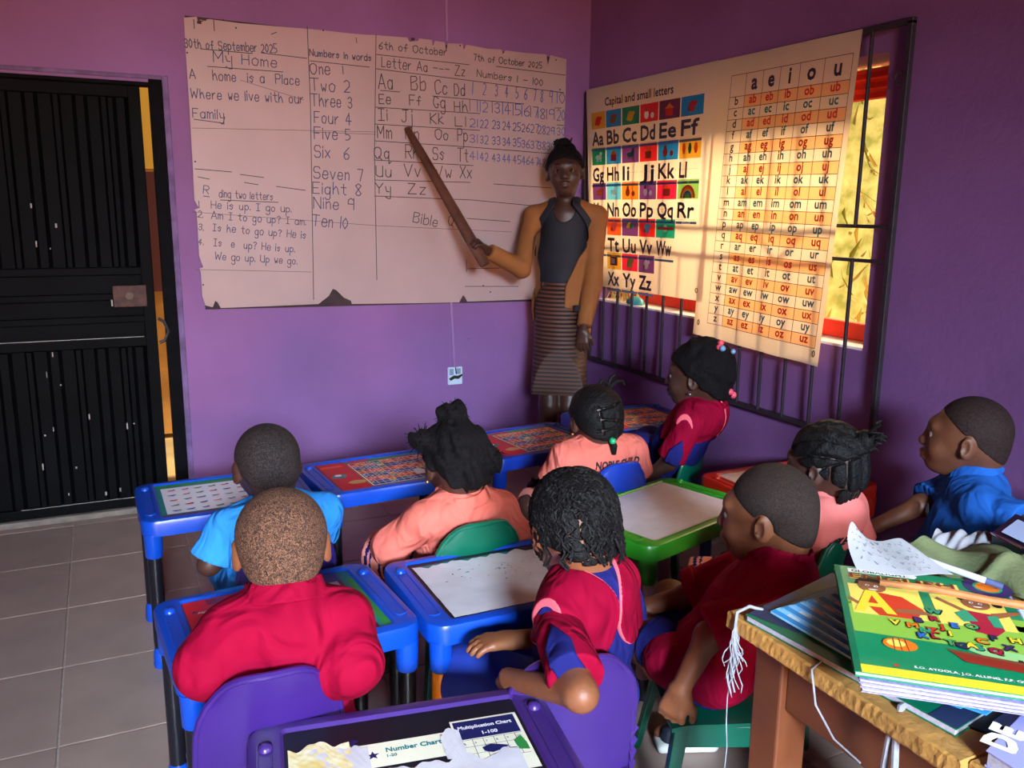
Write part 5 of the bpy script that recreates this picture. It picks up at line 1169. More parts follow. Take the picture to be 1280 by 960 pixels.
m = MB(); smooth_ball(m, hd(sk, (-.012, -.118, -.05)), .012); smooth_ball(m, hd(sk, (.01, -.125, -.065)), .012); m.build('hair_bobble', P('clip_pink', (238, 80, 100), .35), p, smooth=True)
# --- girl with twists, pink and navy uniform, front middle
b = (.88, 1.475); ph = R_(16); S = 1.07
toC = nrm(rotz(-ph)@np.array([-.50, -.80, .25]))
sk = skeleton(b, ph, .27, W(714, 656, 1.80), R_(2), pitch=R_(-16), s=S, sw=.116, elbows=[W(726, 868, 1.50), W(775, 790, 1.95)], wrists=[W(637, 848, 1.70), W(640, 800, 1.86)], knees=[onz(590, 845, .33), onz(640, 790, .36)], twist=R_(14))
p = person(b, ph, 'girl with hanging hair twists in pink and navy uniform at the front middle')
body_mesh(sk, SKIN_W, p, (dict(curl=.5, d=(.1, .55, -.85), n=(.5, .3, -.2), s=.95), dict(curl=.35))); dress(sk, p, 33, (toC, None), .80, (.074, -.056, .072, .092)); skirt(sk, P('blue_skirt_cloth', (38, 62, 160), .8, noise=(9, .12), spec=.2), p, wr=.007); shoes(sk, p)
F = Field(*bounds(sk, ['hc'], .14), .004); hair_cap(F, sk, .008, (0, -.50, .86), -.008)
def hf6(x, y, z, sk=sk): q = [(x-sk['hc'][0]), (y-sk['hc'][1]), (z-sk['hc'][2])]; Q = sk['M'].T; return [Q[i, 0]*q[0]+Q[i, 1]*q[1]+Q[i, 2]*q[2] for i in range(3)]
def parts6(x, y, z):
    X, Y, Z = hf6(x, y, z); a = np.arctan2(X, Z+.05); g = np.exp(-((np.mod(a+.2, .5)-.25)/.028)**2)+np.exp(-((np.mod(Y+.02, .055)-.027)/.0028)**2); return .012*np.minimum(g, 1)
F.custom(parts6); F.wrinkle(.002, 150, 4); F.mesh('hair', HAIR, p)
m = MB(); rs = random.Random(17)
for i in range(380):
    a = rs.uniform(0, 2*math.pi); e0 = rs.uniform(.15, 1.35); ca = math.cos(a)
    if math.sin(a) > .55 and e0 > .5: continue      # keep the forehead free
    dirv = np.array([math.sin(e0)*math.cos(a), math.sin(e0)*math.sin(a), math.cos(e0)])
    r0 = np.array([.080, .090, .090]); P0 = np.array([0, -.018, .020])+dirv*r0*1.02; pts = [P0]; L = rs.uniform(.05, .095)+(.02 if math.sin(a) < 0 else 0)
    phx = rs.uniform(0, 6); el = e0; az = a+rs.uniform(-.15, .15); n_ = 8; cur = P0
    for k in range(1, n_+1):
        el2 = min(el+k*L/n_/.095*1.0, 1.75)
        if el2 < 1.68: q = np.array([0, -.018, .020])+np.array([math.sin(el2)*math.cos(az), math.sin(el2)*math.sin(az), math.cos(el2)])*r0*1.045; cur = q
        else: cur = cur+np.array([0, -.001, -L/n_*1.15])
        wv = .008*math.sin(k*2.3+phx); pts.append(cur+np.array([wv*math.sin(az), -wv*math.cos(az), 0])+np.array([math.cos(az), math.sin(az), 0])*.002*math.sin(k*2.1+phx))
    if pts[-1][2] < -.104: pts = [q for q in pts if q[2] > -.104]
    if len(pts) < 3: continue
    m.tube([hd(sk, q) for q in pts], [.0042*(1-.35*(k/len(pts)))*(1+.12*math.sin(k*3+phx)) for k in range(len(pts))], 5)
m.build('hair_twists', HAIR, p, smooth=True)['kind'] = 'stuff'
# --- boy, crimson polo, beside the wooden table
b = (1.245, 1.485); ph = R_(52); S = 1.10
sk = skeleton(b, ph, .27, W(957, 640, 1.97), R_(38), pitch=R_(-4), s=S, sw=.120, elbows=[W(886, 795, 1.86), W(860, 745, 2.18)], wrists=[W(850, 862, 1.86), W(800, 760, 2.2)], knees=[onz(798, 792, .35), onz(838, 748, .36)], ankles=[np.array([1.335, 1.63, .065]), np.array([1.40, 1.665, .065])])
p = person(b, ph, 'boy in a dark crimson polo gripping his green chair by the wooden table')
body_mesh(sk, SKIN_W, p, (dict(curl=.75, d=(-.25, .1, -.9), n=(.6, .5, -.3)), dict(curl=.5))); eyes(sk, p); crop_hair(sk, CROP_MID, p, .0035, .002)
shirt(sk, CRIM, p, .018, (.95, .95), .056, seed=41, wr=.005, freq=24).mesh('shirt', CRIM, p); collar(sk, PINK, p, .056, .028)
for i in (0, 1):
    a, e = sk['sh%d' % i], sk['el%d' % i]; d = nrm(e-a); q = a+(e-a)*.95; F = Field(q-.09, q+.09, .004); F.add(cone(q-d*.038, q+d*.0, .0635*S/1.06, .0640*S/1.06), .001)
    F.clip(lambda x, y, z: (x-q[0])*d[0]+(y-q[1])*d[1]+(z-q[2])*d[2]-.001); F.clip(lambda x, y, z: -((x-q[0])*d[0]+(y-q[1])*d[1]+(z-q[2])*d[2]+.034)); F.mesh('cuff', CRIM, p)
F = Field(sk['pv']-.2, sk['pv']+.2, .005); F.add(ell(sk['pv']+np.array([0, .045, -.012]), (.122, .115, .080)), .01); F.wrinkle(.005, 24, 6); F.mesh('shirt_tail', CRIM, p)
legs(sk, NAVY, p, .072, .060, .80); shoes(sk, p, dirs=[rotz(-ph)@np.array([-.93, .37, 0])]*2, tabs=True)
# --- girl with cornrows, lettered peach shirt, right
b = (1.655, 1.79); ph = R_(24); S = 1.06
sk = skeleton(b, ph, .27, W(1029, 578, 2.32), R_(26), pitch=R_(-6), s=S, sw=.112, elbows=[W(975, 680, 2.4), W(1075, 680, 2.45)], wrists=[W(925, 690, 2.55), W(1060, 660, 2.6)], knees=[onz(868, 728, .34), onz(960, 700, .36)])
p = person(b, ph, 'girl with cornrows and a small bun in a lettered peach shirt, behind the wooden table')
body_mesh(sk, SKIN_D, p)
F = shirt(sk, PEACH, p, .016, (.9, .9), .050, seed=51, wr=.005); F.mesh('shirt', P('pink_peach_cloth', (238, 128, 122), .8, noise=(8, .08), bump=(500, .12), spec=.2), p); collar(sk, MATS['pink_peach_cloth'], p, .050, .022)
back_print(sk, F, 'NOBLE CHILD', sk['nb'][2]-.100, .026, p, -.050, .15)
F = Field(*bounds(sk, ['hc'], .17), .0036); hair_cap(F, sk, .010, (0, -.42, .90), -.008)
def rows8(x, y, z, sk=sk):
    X, Y, Z = hf6(x, y, z, sk); up = Z+.35*Y; a = np.where(up > -.005, np.arctan2(np.abs(X), Z+.03), 0); g = np.exp(-((np.mod(a, .36)-.18)/.034)**2)*(up > -.005)*(Y < .08)
    g = g+np.exp(-((up+.005)/.0025)**2)*(Y < 0)+np.exp(-((np.mod(np.arctan2(X, -Y), .42)-.21)/.045)**2)*(up < -.005)*(Y < 0); return .012*np.minimum(g, 1)
F.custom(rows8); F.add(ell(hd(sk, (0, -.105, .062)), (.030, .026, .032)), .012); F.wrinkle(.0022, 180, 6); F.mesh('hair', HAIR, p)
m = MB(); rs = random.Random(3)
for i in range(16):
    a = hd(sk, (rs.uniform(-.015, .015), -.118, .062+rs.uniform(-.02, .03))); d = nrm([rs.uniform(-1, 1), -.8, rs.uniform(-.6, 1)]); e = a+sk['M']@d*rs.uniform(.02, .045); m.tube([a, (a+e)/2+np.array([0, 0, .008]), e], [.005, .004, .0025], 6)
for i in range(14):
    x = rs.uniform(-.075, .075); a = hd(sk, (x, -.085+.5*abs(x)*.5, -.050)); e = a+sk['M']@np.array([0, .006, -.035]); m.tube([a, (a+e)/2-np.array([0, .004, 0]), e], [.007, .008, .005], 6)
m.build('braid_ends', HAIR, p, smooth=True)
m = MB(); m.tube([hd(sk, (-.086+.004*math.cos(t), -.004+.009*math.sin(t), -.052+.011*math.cos(t))) for t in np.linspace(0, 6.28, 12)], .0015, 5, caps=False); m.build('earring', P('silver', (235, 235, 240), .2, 1.), p, smooth=True)
striped(sk, p, 7); shoes(sk, p)
# --- boy, blue polo, against the right wall
b = (2.06, 1.48); ph = R_(44); S = 1.08
sk = skeleton(b, ph, .36, W(1206, 545, 2.32), R_(36), pitch=R_(4), s=S, sw=.116, elbows=[W(1285, 660, 2.12), W(1150, 632, 2.42)], wrists=[W(1240, 680, 2.10), W(1100, 655, 2.45)], knees=[W(1160, 720, 2.3), W(1140, 700, 2.45)], neck_back=-.0)
p = person(b, ph, 'boy in a blue polo shirt seen in profile against the right wall')
body_mesh(sk, SKIN, p, (dict(curl=.5), dict(curl=.4))); eyes(sk, p); crop_hair(sk, P('cropped_hair_fine', (40, 24, 22), .8, noise=(160, .5), bump=(200, .5), spec=.3), p, .002, .012)
shirt(sk, BLUE, p, .018, (.86, .86), .056, seed=61, wr=.006, freq=22).mesh('shirt', BLUE, p); fold_collar(sk, BLUE, p, .046, .020)
legs(sk, P('denim_blue', (48, 92, 150), .8, noise=(9, .2), bump=(300, .2)), p, .076, .06, 1.0, wr=.006); shoes(sk, p)
m = MB(); cb = sk['ct']+np.array([-.050, .115, -.045])
m.tube([cb+np.array([.018*math.cos(t), 0, .018*math.sin(t)]) for t in np.linspace(0, 6.28, 14)], .0022, 5, caps=False); text(m, 'ML', cb+np.array([.012, 0, -.006]), (-1, 0, 0), (0, 0, 1), .012, 0, bold=.001); m.build('embroidered_badge', PRINT, p)
# --- the teacher
S = 1.13; ph = R_(146); hw = W(706, 214, 4.27); b = (2.075, 3.80)
sk = skeleton(b, ph, .84, hw, R_(150), ns=1.25, pitch=R_(2), roll=R_(4), s=S, sw=.140, elbows=[W(741, 352, 4.30), W(652, 336, 4.22)], wrists=[W(729, 414, 4.22), W(607, 312, 4.08)], knees=[None, None], ankles=[None, None])
sk['pv'] = np.array([sk['nb'][0]*.5, sk['nb'][1]*.5-.01, .92])
for i, q in enumerate((-1, 1)):
    sk['hp%d' % i] = sk['pv']+np.array([q*.065, 0, -.02]); 
sk['kn1'] = sk['loc'](W(686, 506, 4.36)); sk['an1'] = sk['loc'](onz(682, 592, .06)); sk['kn0'] = sk['loc'](W(711, 506, 4.36)); sk['an0'] = sk['loc'](onz(716, 588, .075))
p = person(b, ph, 'teacher in a tan blazer and striped brown skirt pointing a stick at the whiteboard')
dst = sk['loc'](ony(511, 160, YB-.03)); hnd = sk['loc'](W(592, 308, 4.03))
DK = P('skin_teacher', (66, 38, 29), .45, noise=(30, .12), bump=(260, .1))
body_mesh(sk, DK, p, (dict(curl=.35, d=(-.10, -.12, -1.), n=(.2, .2, -.2)), dict(curl=.95, d=(-.55, -.25, .45), n=(-.6, .3, -.75), s=1.12)), h=.005, chin=1.08, neckr=.040); eyes(sk, p)
TAN = P('tan_blazer', (136, 84, 44), .75, noise=(12, .08), bump=(400, .15), spec=.25); BTOP = P('black_top', (14, 14, 26), .75, bump=(300, .15)); 
X = sk['X']; pv = sk['pv']; ct = sk['ct']
F = Field(*bounds(sk, ['nb', 'pv', 'sh0', 'sh1'], .18), .005); torso(F, sk, .010, .035); F.wrinkle(.0025, 24, 3)
zt = pv[2]+.115; F.clip(lambda x, y, z: zt-z+0*x+0*y)
F.add(ell(sk['nb']+np.array([0, .085, .0]), (.062, .075, .085)), .004, 's'); F.add(cone(sk['nb'], sk['nk']+np.array([0, 0, .06]), .048, .07), .004, 's')
for q in (0, 1): e = sk['sh%d' % q]; F.add(ell(e, (.045, .07, .07)), .006, 's')
F.mesh('top', BTOP, p)
# skirt with fine horizontal ribs
F = Field(pv-np.array([.22, .2, .50]), pv+np.array([.22, .2, .2]), .0045); hem = .485
F.add(cone(pv+np.array([0, 0, .10]), pv, .078, .110, X, 1.20), .01).add(cone(pv, np.array([(sk['kn0'][0]+sk['kn1'][0])/2, (sk['kn0'][1]+sk['kn1'][1])/2, hem-.02])+np.array([0, .03, 0]), .110, .118, X, 1.20), .03)
F.clip(lambda x, y, z: hem-z+0*x+0*y); F.clip(lambda x, y, z: z-(pv[2]+.125)+0*x+0*y)
F.custom(lambda x, y, z: .0020*np.sin(z*2*math.pi/.020))
SKM = P('striped_skirt', (92, 52, 40), .6, spec=.4); nt = SKM.node_tree; w_ = nt.nodes.new('ShaderNodeTexWave'); w_.bands_direction = 'Z'; w_.inputs['Scale'].default_value = 15.7; tcn = nt.nodes.new('ShaderNodeTexCoord'); rr = nt.nodes.new('ShaderNodeValToRGB')
rr.color_ramp.elements[0].color = (*lin((34, 18, 20)), 1); rr.color_ramp.elements[1].color = (*lin((84, 48, 34)), 1); rr.color_ramp.elements[0].position = .35; rr.color_ramp.elements[1].position = .6
nt.links.new(tcn.outputs['Object'], w_.inputs['Vector']); nt.links.new(w_.outputs['Fac'], rr.inputs['Fac']); nt.links.new(rr.outputs['Color'], nt.nodes['Principled BSDF'].inputs['Base Color'])
F.mesh('skirt', SKM, p)
# blazer, open at the front, dark lapels
def blazer(g, keep=None, name='blazer', mat=TAN, sleeves_=True):
    F = Field(*bounds(sk, ['nb', 'pv', 'sh0', 'sh1', 'el0', 'wr0', 'el1', 'wr1'], .2), .0052); torso(F, sk, .020+g, .04)
    F.add(cone(pv*np.array([1, 1, 0])+np.array([0, -.005, pv[2]+.13]), pv+np.array([0, -.005, -.13]), .090+g, .112+g, X, 1.35), .04)
    if sleeves_:
        for i in (0, 1):
            a, e, c = sk['sh%d' % i], sk['el%d' % i], sk['wr%d' % i]; c2 = e+(c-e)*.90
            F.add(cone(a, e, .052, .046), .02).add(cone(e, c2, .046, .036), .012)
    F.wrinkle(.004, 17, 5)
    if sleeves_:
        for i in (0, 1):
            e, c = sk['el%d' % i], sk['wr%d' % i]; d = nrm(c-e); q = e+(c-e)*.90; R = .06
            F.add((lambda x, y, z, e=q, d=d: np.maximum(-((x-e[0])*d[0]+(y-e[1])*d[1]+(z-e[2])*d[2]), np.sqrt((x-e[0])**2+(y-e[1])**2+(z-e[2])**2)-R), q-R, q+R), .003, 's')
    zb = pv[2]-.17; F.clip(lambda x, y, z: zb+.10*np.clip((x+.02)/.2, 0, 1)-z+0*y)
    nbz = sk['nb'][2]; xc = sk['ct'][0]
    def opening(x, y, z):    # metres outside the front edge (negative = in the open front)
        t = np.clip((nbz-z)/.16, 0, 1); u = np.clip((nbz-.16-z)/.24, 0, 1); w0 = .040+.085*np.sin(t*1.57)-.105*u; w1 = .045+.10*t; return np.where(x-xc > 0, (x-xc)-w1, -(x-xc)-w0)
    if keep is None:
        F.clip(lambda x, y, z: np.where(y > sk['ct'][1]-.015, -opening(x, y, z), -.05+0*x+0*z))
    else:
        F.clip(lambda x, y, z: np.maximum(np.where(y > sk['ct'][1]-.005, np.maximum(-opening(x, y, z), opening(x, y, z)-.040*np.clip((z-nbz+.27)/.16, .02, 1)), .03), nbz-.26-z))
    F.add(cone(sk['nb']+np.array([0, .004, .01]), sk['nk']+np.array([0, 0, .06]), .048, .06), .004, 's')
    return F.mesh(name, mat, p)
blazer(0); blazer(.0055, True, 'lapel', BTOP, False)
pk = sk['pv']+np.array([-.105, .135, .0]); MB().box(pk, (.075, .02, .028), 0, rotz(R_(35))@rotx(R_(-6))).build('pocket_flap', BTOP, p, bevel=.003)
F = Field(*bounds(sk, ['hc'], .2), .0045); hair_cap(F, sk, .008, (0, -.50, .86), .004); F.add(ell(hd(sk, (-.005, -.045, .098)), (.055, .055, .040)), .015).add(ell(hd(sk, (.0, -.03, .128)), (.030, .032, .020)), .015)
F.wrinkle(.005, 90, 8); F.mesh('hair', HAIR_SOFT, p)
m = MB(); rs = random.Random(6)
for i in range(14):
    a = hd(sk, (rs.uniform(-.04, .05), -.03+rs.uniform(-.03, .03), .115)); e = a+np.array([rs.uniform(-.02, .02), rs.uniform(-.02, .02), rs.uniform(.02, .036)]); m.tube([a, (a+e)/2, e], [.007, .006, .003], 6)
m.build('hair_ends', HAIR, p, smooth=True)
m = MB()
for q in (-1, 1): m.tube([hd(sk, (q*.046, .066, .020)), hd(sk, (q*.030, .083, .026)), hd(sk, (q*.014, .086, .020))], [.0016, .003, .002], 6)
m.build('eyebrow', HAIR, p, smooth=True)
LIP = P('lip_brown', (130, 66, 60), .4)
for i in (0, 1):
    a = sk['an%d' % i]; d = nrm(rotz(-ph)@np.array([-.80, -.5, 0])) if i else nrm(rotz(-ph)@np.array([-.3, -.9, 0])); z0 = .002
    F = Field([a[0]-.2, a[1]-.2, -.01], [a[0]+.2, a[1]+.2, .1], .0045); F.add(cone(np.array([a[0], a[1], .030])-d*.02, np.array([a[0], a[1], .024])+d*.13, .032, .030), .01); F.clip(lambda x, y, z: z0-z+0*x+0*y)
    F.add(ell(np.array([a[0], a[1], .075])+d*.035, (.075, .05, .04), np.stack([d, np.cross([0, 0, 1.], d), [0, 0, 1.]], 1)), .01, 's'); o = F.mesh('shoe', P('black_patent', (12, 12, 18), .2), p)
    q = np.array([a[0], a[1], .052])+d*.105; m = MB(); sd = np.cross([0, 0, 1.], d)
    for s_ in (-1, 1): m.tube([q, q+sd*s_*.018+np.array([0, 0, .006]), q+sd*s_*.020-np.array([0, 0, .006]), q], [.004, .006, .006, .004], 6)
    m.build('bow', P('black_patent', (12, 12, 18), .2), o, smooth=True)
# pointer stick held in her hand
a = ony(509, 160, YB-.028); h_ = W(592, 306, 4.045); d = nrm(h_-a); e = h_+d*.115; ps = empty('pointer_stick', tuple(h_), 0, 'long brown wooden pointer held by the teacher, its tip at the letters on the whiteboard', 'stick')
m = MB(); sd = nrm(np.cross(d, [0, 1., 0])); n_ = nrm(np.cross(sd, d)); rings = []
for q in range(7):
    f = q/6.; c = (a+(e-a)*f)-h_; w = .020+.012*f; t = .008+.003*f
    if q in (0, 6): w *= .8
    rings.append([c+sd*w*math.cos(k*math.pi/6)+n_*t*math.sin(k*math.pi/6)*1.1 for k in range(12)])
m.rings(rings); o = m.build('shaft', P('dark_brown_wood', (84, 46, 32), .5, noise=(9, .3), bump=(60, .3)), ps, smooth=True, angle=60); fixn(o)
# ------------------------------------------------------------------ teacher's wooden table and what lies on it
TT = .75
wt = empty('wooden_table', (1.6, .62, 0), 0, 'rough brown wooden table at the front right covered with books', 'table')
WTOP = P('raw_yellow_wood', (176, 126, 60), .7, noise=(5, .25), bump=(70, .7)); WBR = P('varnished_brown_wood', (104, 54, 27), .5, noise=(5, .3), bump=(26, .3))
def wl(o): o.location = (-1.6, -.62, 0); return o
def plank(x0, x1, y0, y1, z0, z1, mat, name, seed, jag=.0008):
    m = MB(); rs = random.Random(seed); nx = 20; ny = 12; per = []
    for i in range(nx): per.append((x0+(x1-x0)*i/nx, y0, 0, -1))
    for i in range(ny): per.append((x1, y0+(y1-y0)*i/ny, 1, 0))
    for i in range(nx): per.append((x1-(x1-x0)*i/nx, y1, 0, 1))
    for i in range(70): per.append((x0, y1-(y1-y0)*i/70, -1, 0))
    rr = []
    for k, z in enumerate((z0, z0+.004, (z0+z1)/2, z1-.003, z1)):
        rr.append([np.array([x+nx_*(rs.uniform(-jag, jag)-(.003 if k in (0, 4) else 0)), y+ny_*(rs.uniform(-jag, jag)-(.003 if k in (0, 4) else 0)), z]) for (x, y, nx_, ny_) in per])
    m.rings(rr); return wl(m.build(name, mat, wt))
plank(.893, 2.25, .60, 1.035, TT-.030, TT, WTOP, 'plank', 1); plank(.905, 2.25, .12, .598, TT-.030, TT-.001, WTOP, 'plank', 2)
for (x, y) in ((.975, .985), (2.16, .985), (.975, .20), (2.16, .20)):
    wl(MB().bb(x-.032, x+.032, y-.032, y+.032, 0, TT-.03).build('leg', WBR, wt, bevel=.004))
wl(MB().bb(.955, .980, .232, .953, .60, TT-.031).build('side_rail', WBR, wt, bevel=.003)); wl(MB().bb(1.007, 2.128, .985, 1.008, .60, TT-.031).build('side_rail', WBR, wt, bevel=.003)); wl(MB().bb(1.007, 2.128, .19, .215, .60, TT-.031).build('side_rail', WBR, wt, bevel=.003)); wl(MB().bb(2.155, 2.18, .232, .953, .60, TT-.031).build('side_rail', WBR, wt, bevel=.003))
wl(MB().bb(.962, .985, .232, .953, .22, .27).build('stretcher', WBR, wt, bevel=.003))
def slab_quad(name, q, z0, z1, mats, label, cat, group=None, sag=0., rnd=.004, faces=None):
    """a book/paper: q = 4 ground-plan corners (x,y[,dz]) counter-clockwise; cover top and bottom, pages between"""
    q = [np.array([*v, 0.])[:3] if len(v) == 2 else np.array(v, float) for v in q]; c = sum(q)/4; t = empty(name, (c[0], c[1], z0), 0, label, cat, group)
    def ring(z, ins=0.): return [np.array([v[0]-c[0], v[1]-c[1], v[2]+z-z0])-nrm([v[0]-c[0], v[1]-c[1], 0])*ins for v in q]
    th = min(.0012, (z1-z0)*.25); m = MB(); m.rings([ring(z0), ring(z0+th)]); m.rings([ring(z1-th), ring(z1)]); m.build('cover', mats[0], t)
    MB().rings([ring(z0+th, .003), ring(z1-th, .003)]).build('pages', mats[1], t); return t, c, q
PAGE = P('book_pages', (172, 166, 180), .8, noise=(200, .15)); LIL = P('lilac_page_edges', (140, 132, 184), .8, noise=(160, .25))
CG = P('cover_green', (0, 132, 84), .35, noise=(20, .05)); 
K = {k: P('cover_'+k, v, .5, spec=.3) for k, v in dict(lime=(140, 186, 66), yellow=(240, 208, 50), gold=(240, 214, 96), orange=(232, 118, 28), red=(206, 54, 30), crimson=(170, 24, 54), brown=(120, 66, 40), skin=(150, 90, 56), black=(24, 16, 20), white=(240, 238, 232), purple=(58, 44, 92), teal=(40, 150, 110), blue=(40, 110, 190), sky=(130, 196, 230), navy=(34, 44, 76), maroon=(140, 40, 26), paleg=(150, 200, 130), dgreen=(0, 104, 70), lgreen=(60, 160, 92)).items()}
KN = list(K); KM = [K[k] for k in KN]; kk = KN.index
# big dark folder / green book underneath
z = TT
B = lambda px, py, zz: onz(px, py, zz)[:2]
slab_quad('picture_book', [B(932, 768, .762), B(1196, 912, .762), B(1275, 862, .762), B(1060, 712, .762)], z+.001, z+.012, [K['dgreen'], PAGE], 'worn green and navy book lying lowest under the pile at the table edge', 'book')
o = MB(); q = [B(935, 767, .7625), B(998, 792, .7625), B(1075, 730, .7625), B(1040, 716, .7625)]; o.poly([(*v, .7626) for v in q]); q = [B(1160, 893, .7625), B(1196, 911, .7625), B(1250, 877, .7625), B(1215, 860, .7625)]; o.poly([(*v, .7626) for v in q])
pb = [x for x in bpy.data.objects if x.name == 'picture_book'][0]; oo = o.build('cover_print', K['navy'], pb); oo.location = (-pb.location.x, -pb.location.y, -pb.location.z)
# light blue exercise books fanned out
EX = P('exercise_cover', (150, 212, 244), .65, noise=(12, .12), spec=.2); EXD = P('exercise_print', (60, 150, 214), .65, spec=.2)
for i in range(6):
    z0 = .7635+.0042*i; dx, dy = .006*i, .008*(i % 3)-.006*i; A0 = np.array([.934, .985]); a = R_(-14-3*(i % 4)-i*.8); u = np.array([math.cos(a), math.sin(a)]); v = np.array([-u[1], u[0]])
    A_ = onz(963+15*i, 766-4*i, z0)[:2]; u = nrm(onz(1052+15*i, 731-4*i, z0)[:2]-A_); v = -nrm(onz(1066+10*i, 826-6*i, z0)[:2]-A_); o0 = A_; 
    q = [o0-v*.205, o0-v*.205+u*.165, o0+u*.165, o0]; lab = ['lowest', 'second', 'third', 'fourth', 'fifth', 'topmost'][i]+' of the light blue exercise books fanned under the green English book'
    t, c, _ = slab_quad('exercise_book', q, z0, z0+.0035, [EX, PAGE], lab, 'book', 'light blue exercise books')
    m = MB(); pz = .0036
    def wp(a_, b_): w = o0+u*a_-v*b_; return (w[0]-c[0], w[1]-c[1], pz)
    for (a0, a1, b0, b1, mi) in ((.012, .150, .150, .165, 0), (.02, .10, .17, .176, 0), (.012, .15, .025, .05, 1), (.03, .12, .06, .13, 2), (.0, .012, .0, .205, 0)): m.poly([wp(a0, b0), wp(a0, b1), wp(a1, b1), wp(a1, b0)], mi)
    for j in range(3):
        m.add([(p_[0], p_[1], pz+.0002) for p_ in [wp(.03+.035*j+.013*math.cos(s), .105+.013*math.sin(s)) for s in np.linspace(0, 6.28, 9)[:-1]]], [tuple(range(8))], 3)
        m.add([(p_[0], p_[1], pz+.0004) for p_ in [wp(.03+.035*j+.008*math.cos(s), .105+.008*math.sin(s)) for s in np.linspace(0, 6.28, 9)[:-1]]], [tuple(range(8))], 4)
    m.build('cover_print', [EXD, K['white'], K['sky'], K['navy'], K['orange']], t)
# striped blue booklets showing below the English book
for i in range(3):
    q = [B(1130+30*i, 858+6*i, .776), B(1170+32*i, 873+6*i, .776), B(1215+30*i, 850+4*i, .776), B(1175+28*i, 830+6*i, .776)]
    t, c, _ = slab_quad('booklet', q, .770-.0024*i, .7722-.0024*i, [EXD, PAGE], ['upper', 'middle', 'right-hand'][i]+' blue and white striped booklet poking out under the pile', 'book', 'striped booklets')
    m = MB()
    for j in range(3): f0, f1_ = .15+.28*j, .28+.28*j; P_ = lambda f, g: (np.array(q[0])*(1-f)+np.array(q[1])*f)*(1-g)+(np.array(q[3])*(1-f)+np.array(q[2])*f)*g-c[:2]; m.poly([(*P_(f0, .05), .0026), (*P_(f1_, .05), .0026), (*P_(f1_, .9), .0026), (*P_(f0, .9), .0026)])
    m.build('cover_print', K['white'], t)
# stack of lilac-edged books below the English one
z0 = .790; TL = np.array([*onz(1043, 701, .822)[:2]]); BL = np.array([*onz(1069, 833, .822)[:2]]); L = float(np.linalg.norm(TL-BL)); ux = nrm(TL-BL); ur = np.array([ux[1], -ux[0]])
TL = BL+ux*L; Wd = float(abs((onz(1262, 741, .822)[:2]-TL)@ur)); print('book', L, Wd)
for i in range(3):
    e = .004*i-.004; e = .010-.002*i; q = [BL+ur*e-ux*.004, BL+ur*(Wd+.02-.01*i)-ux*.004*i, TL+ur*(Wd+.01)-ux*.01, TL+ur*e-ux*.008]
    slab_quad('text_book', q,   .7895+.0062*i, .7952+.0062*i, [LIL, PAGE], ['bottom', 'middle', 'upper'][i]+' of the lilac-edged books stacked beneath the green English book', 'book', 'lilac-edged books')
zt_ = .8085
t, c, q = slab_quad('english_book', [BL, BL+ur*Wd, TL+ur*Wd, TL], zt_, zt_+.007, [CG, PAGE], 'green English book with two cartoon children and a yellow strip on top of the pile', 'book')
m = MB(); lz = .0072
def cp(u, v, k=0): w = BL+ur*(u*Wd)+ux*(v*L)-c[:2]; return (w[0], w[1], lz+.00012*k)
def cpoly(pts, mi, k=1): m.poly([cp(a_, b_, k) for a_, b_ in pts], kk(mi))
def cdisc(u, v, ru, rv, mi, k=1, n=14, a0=0, a1=2*math.pi): m.add([cp(u+ru*math.cos(a0+(a1-a0)*j/n), v+rv*math.sin(a0+(a1-a0)*j/n), k) for j in range(n if a1-a0 > 6.2 else n+1)], [tuple(range(n if a1-a0 > 6.2 else n+1))], kk(mi))
def cbox(a, b_, c_, d_, mi, k=1): cpoly([(a, c_), (b_, c_), (b_, d_), (a, d_)], mi, k)
def ctext(s, u, v, size, mi, k=3, width=None, bold=0.): text(m, s, cp(u, v, k), (*ur, 0), (*ux, 0), size, kk(mi), width, bold=bold)
cbox(.01, 1, .0, .062, 'yellow'); cpoly([(.04, .33), (1, .30), (1, .56), (.04, .60)], 'lime'); cpoly([(.04, .62), (.04, .585), (.5, .62), (1, .50), (1, .62)], 'lime'); cpoly([(.5, .34), (1, .12), (1, .30), (.6, .34)], 'paleg', 2)
cbox(.0, .035, 0, 1, 'dgreen', 2)
cbox(.06, .47, .50, .80, 'gold', 2); cbox(.53, .93, .50, .79, 'gold', 2)
cpoly([(.08, .93), (.48, .93), (.50, .955), (.48, .975), (.08, .975)], 'white', 2); ctext('GLOBALIGHT', .10, .937, .0095, 'black', 3, .085, .0006)
ctext('ENGLISH', .078, .862, .018, 'gold', 3, .160, .0028); ctext('ENGLISH', .082, .864, .017, 'maroon', 9, .155, .0012)
cdisc(.90, .93, .14, .11, 'purple', 3, 16); cdisc(.90, .93, .085, .06, 'teal', 5); cdisc(.90, .93, .07, .05, 'orange', 6)
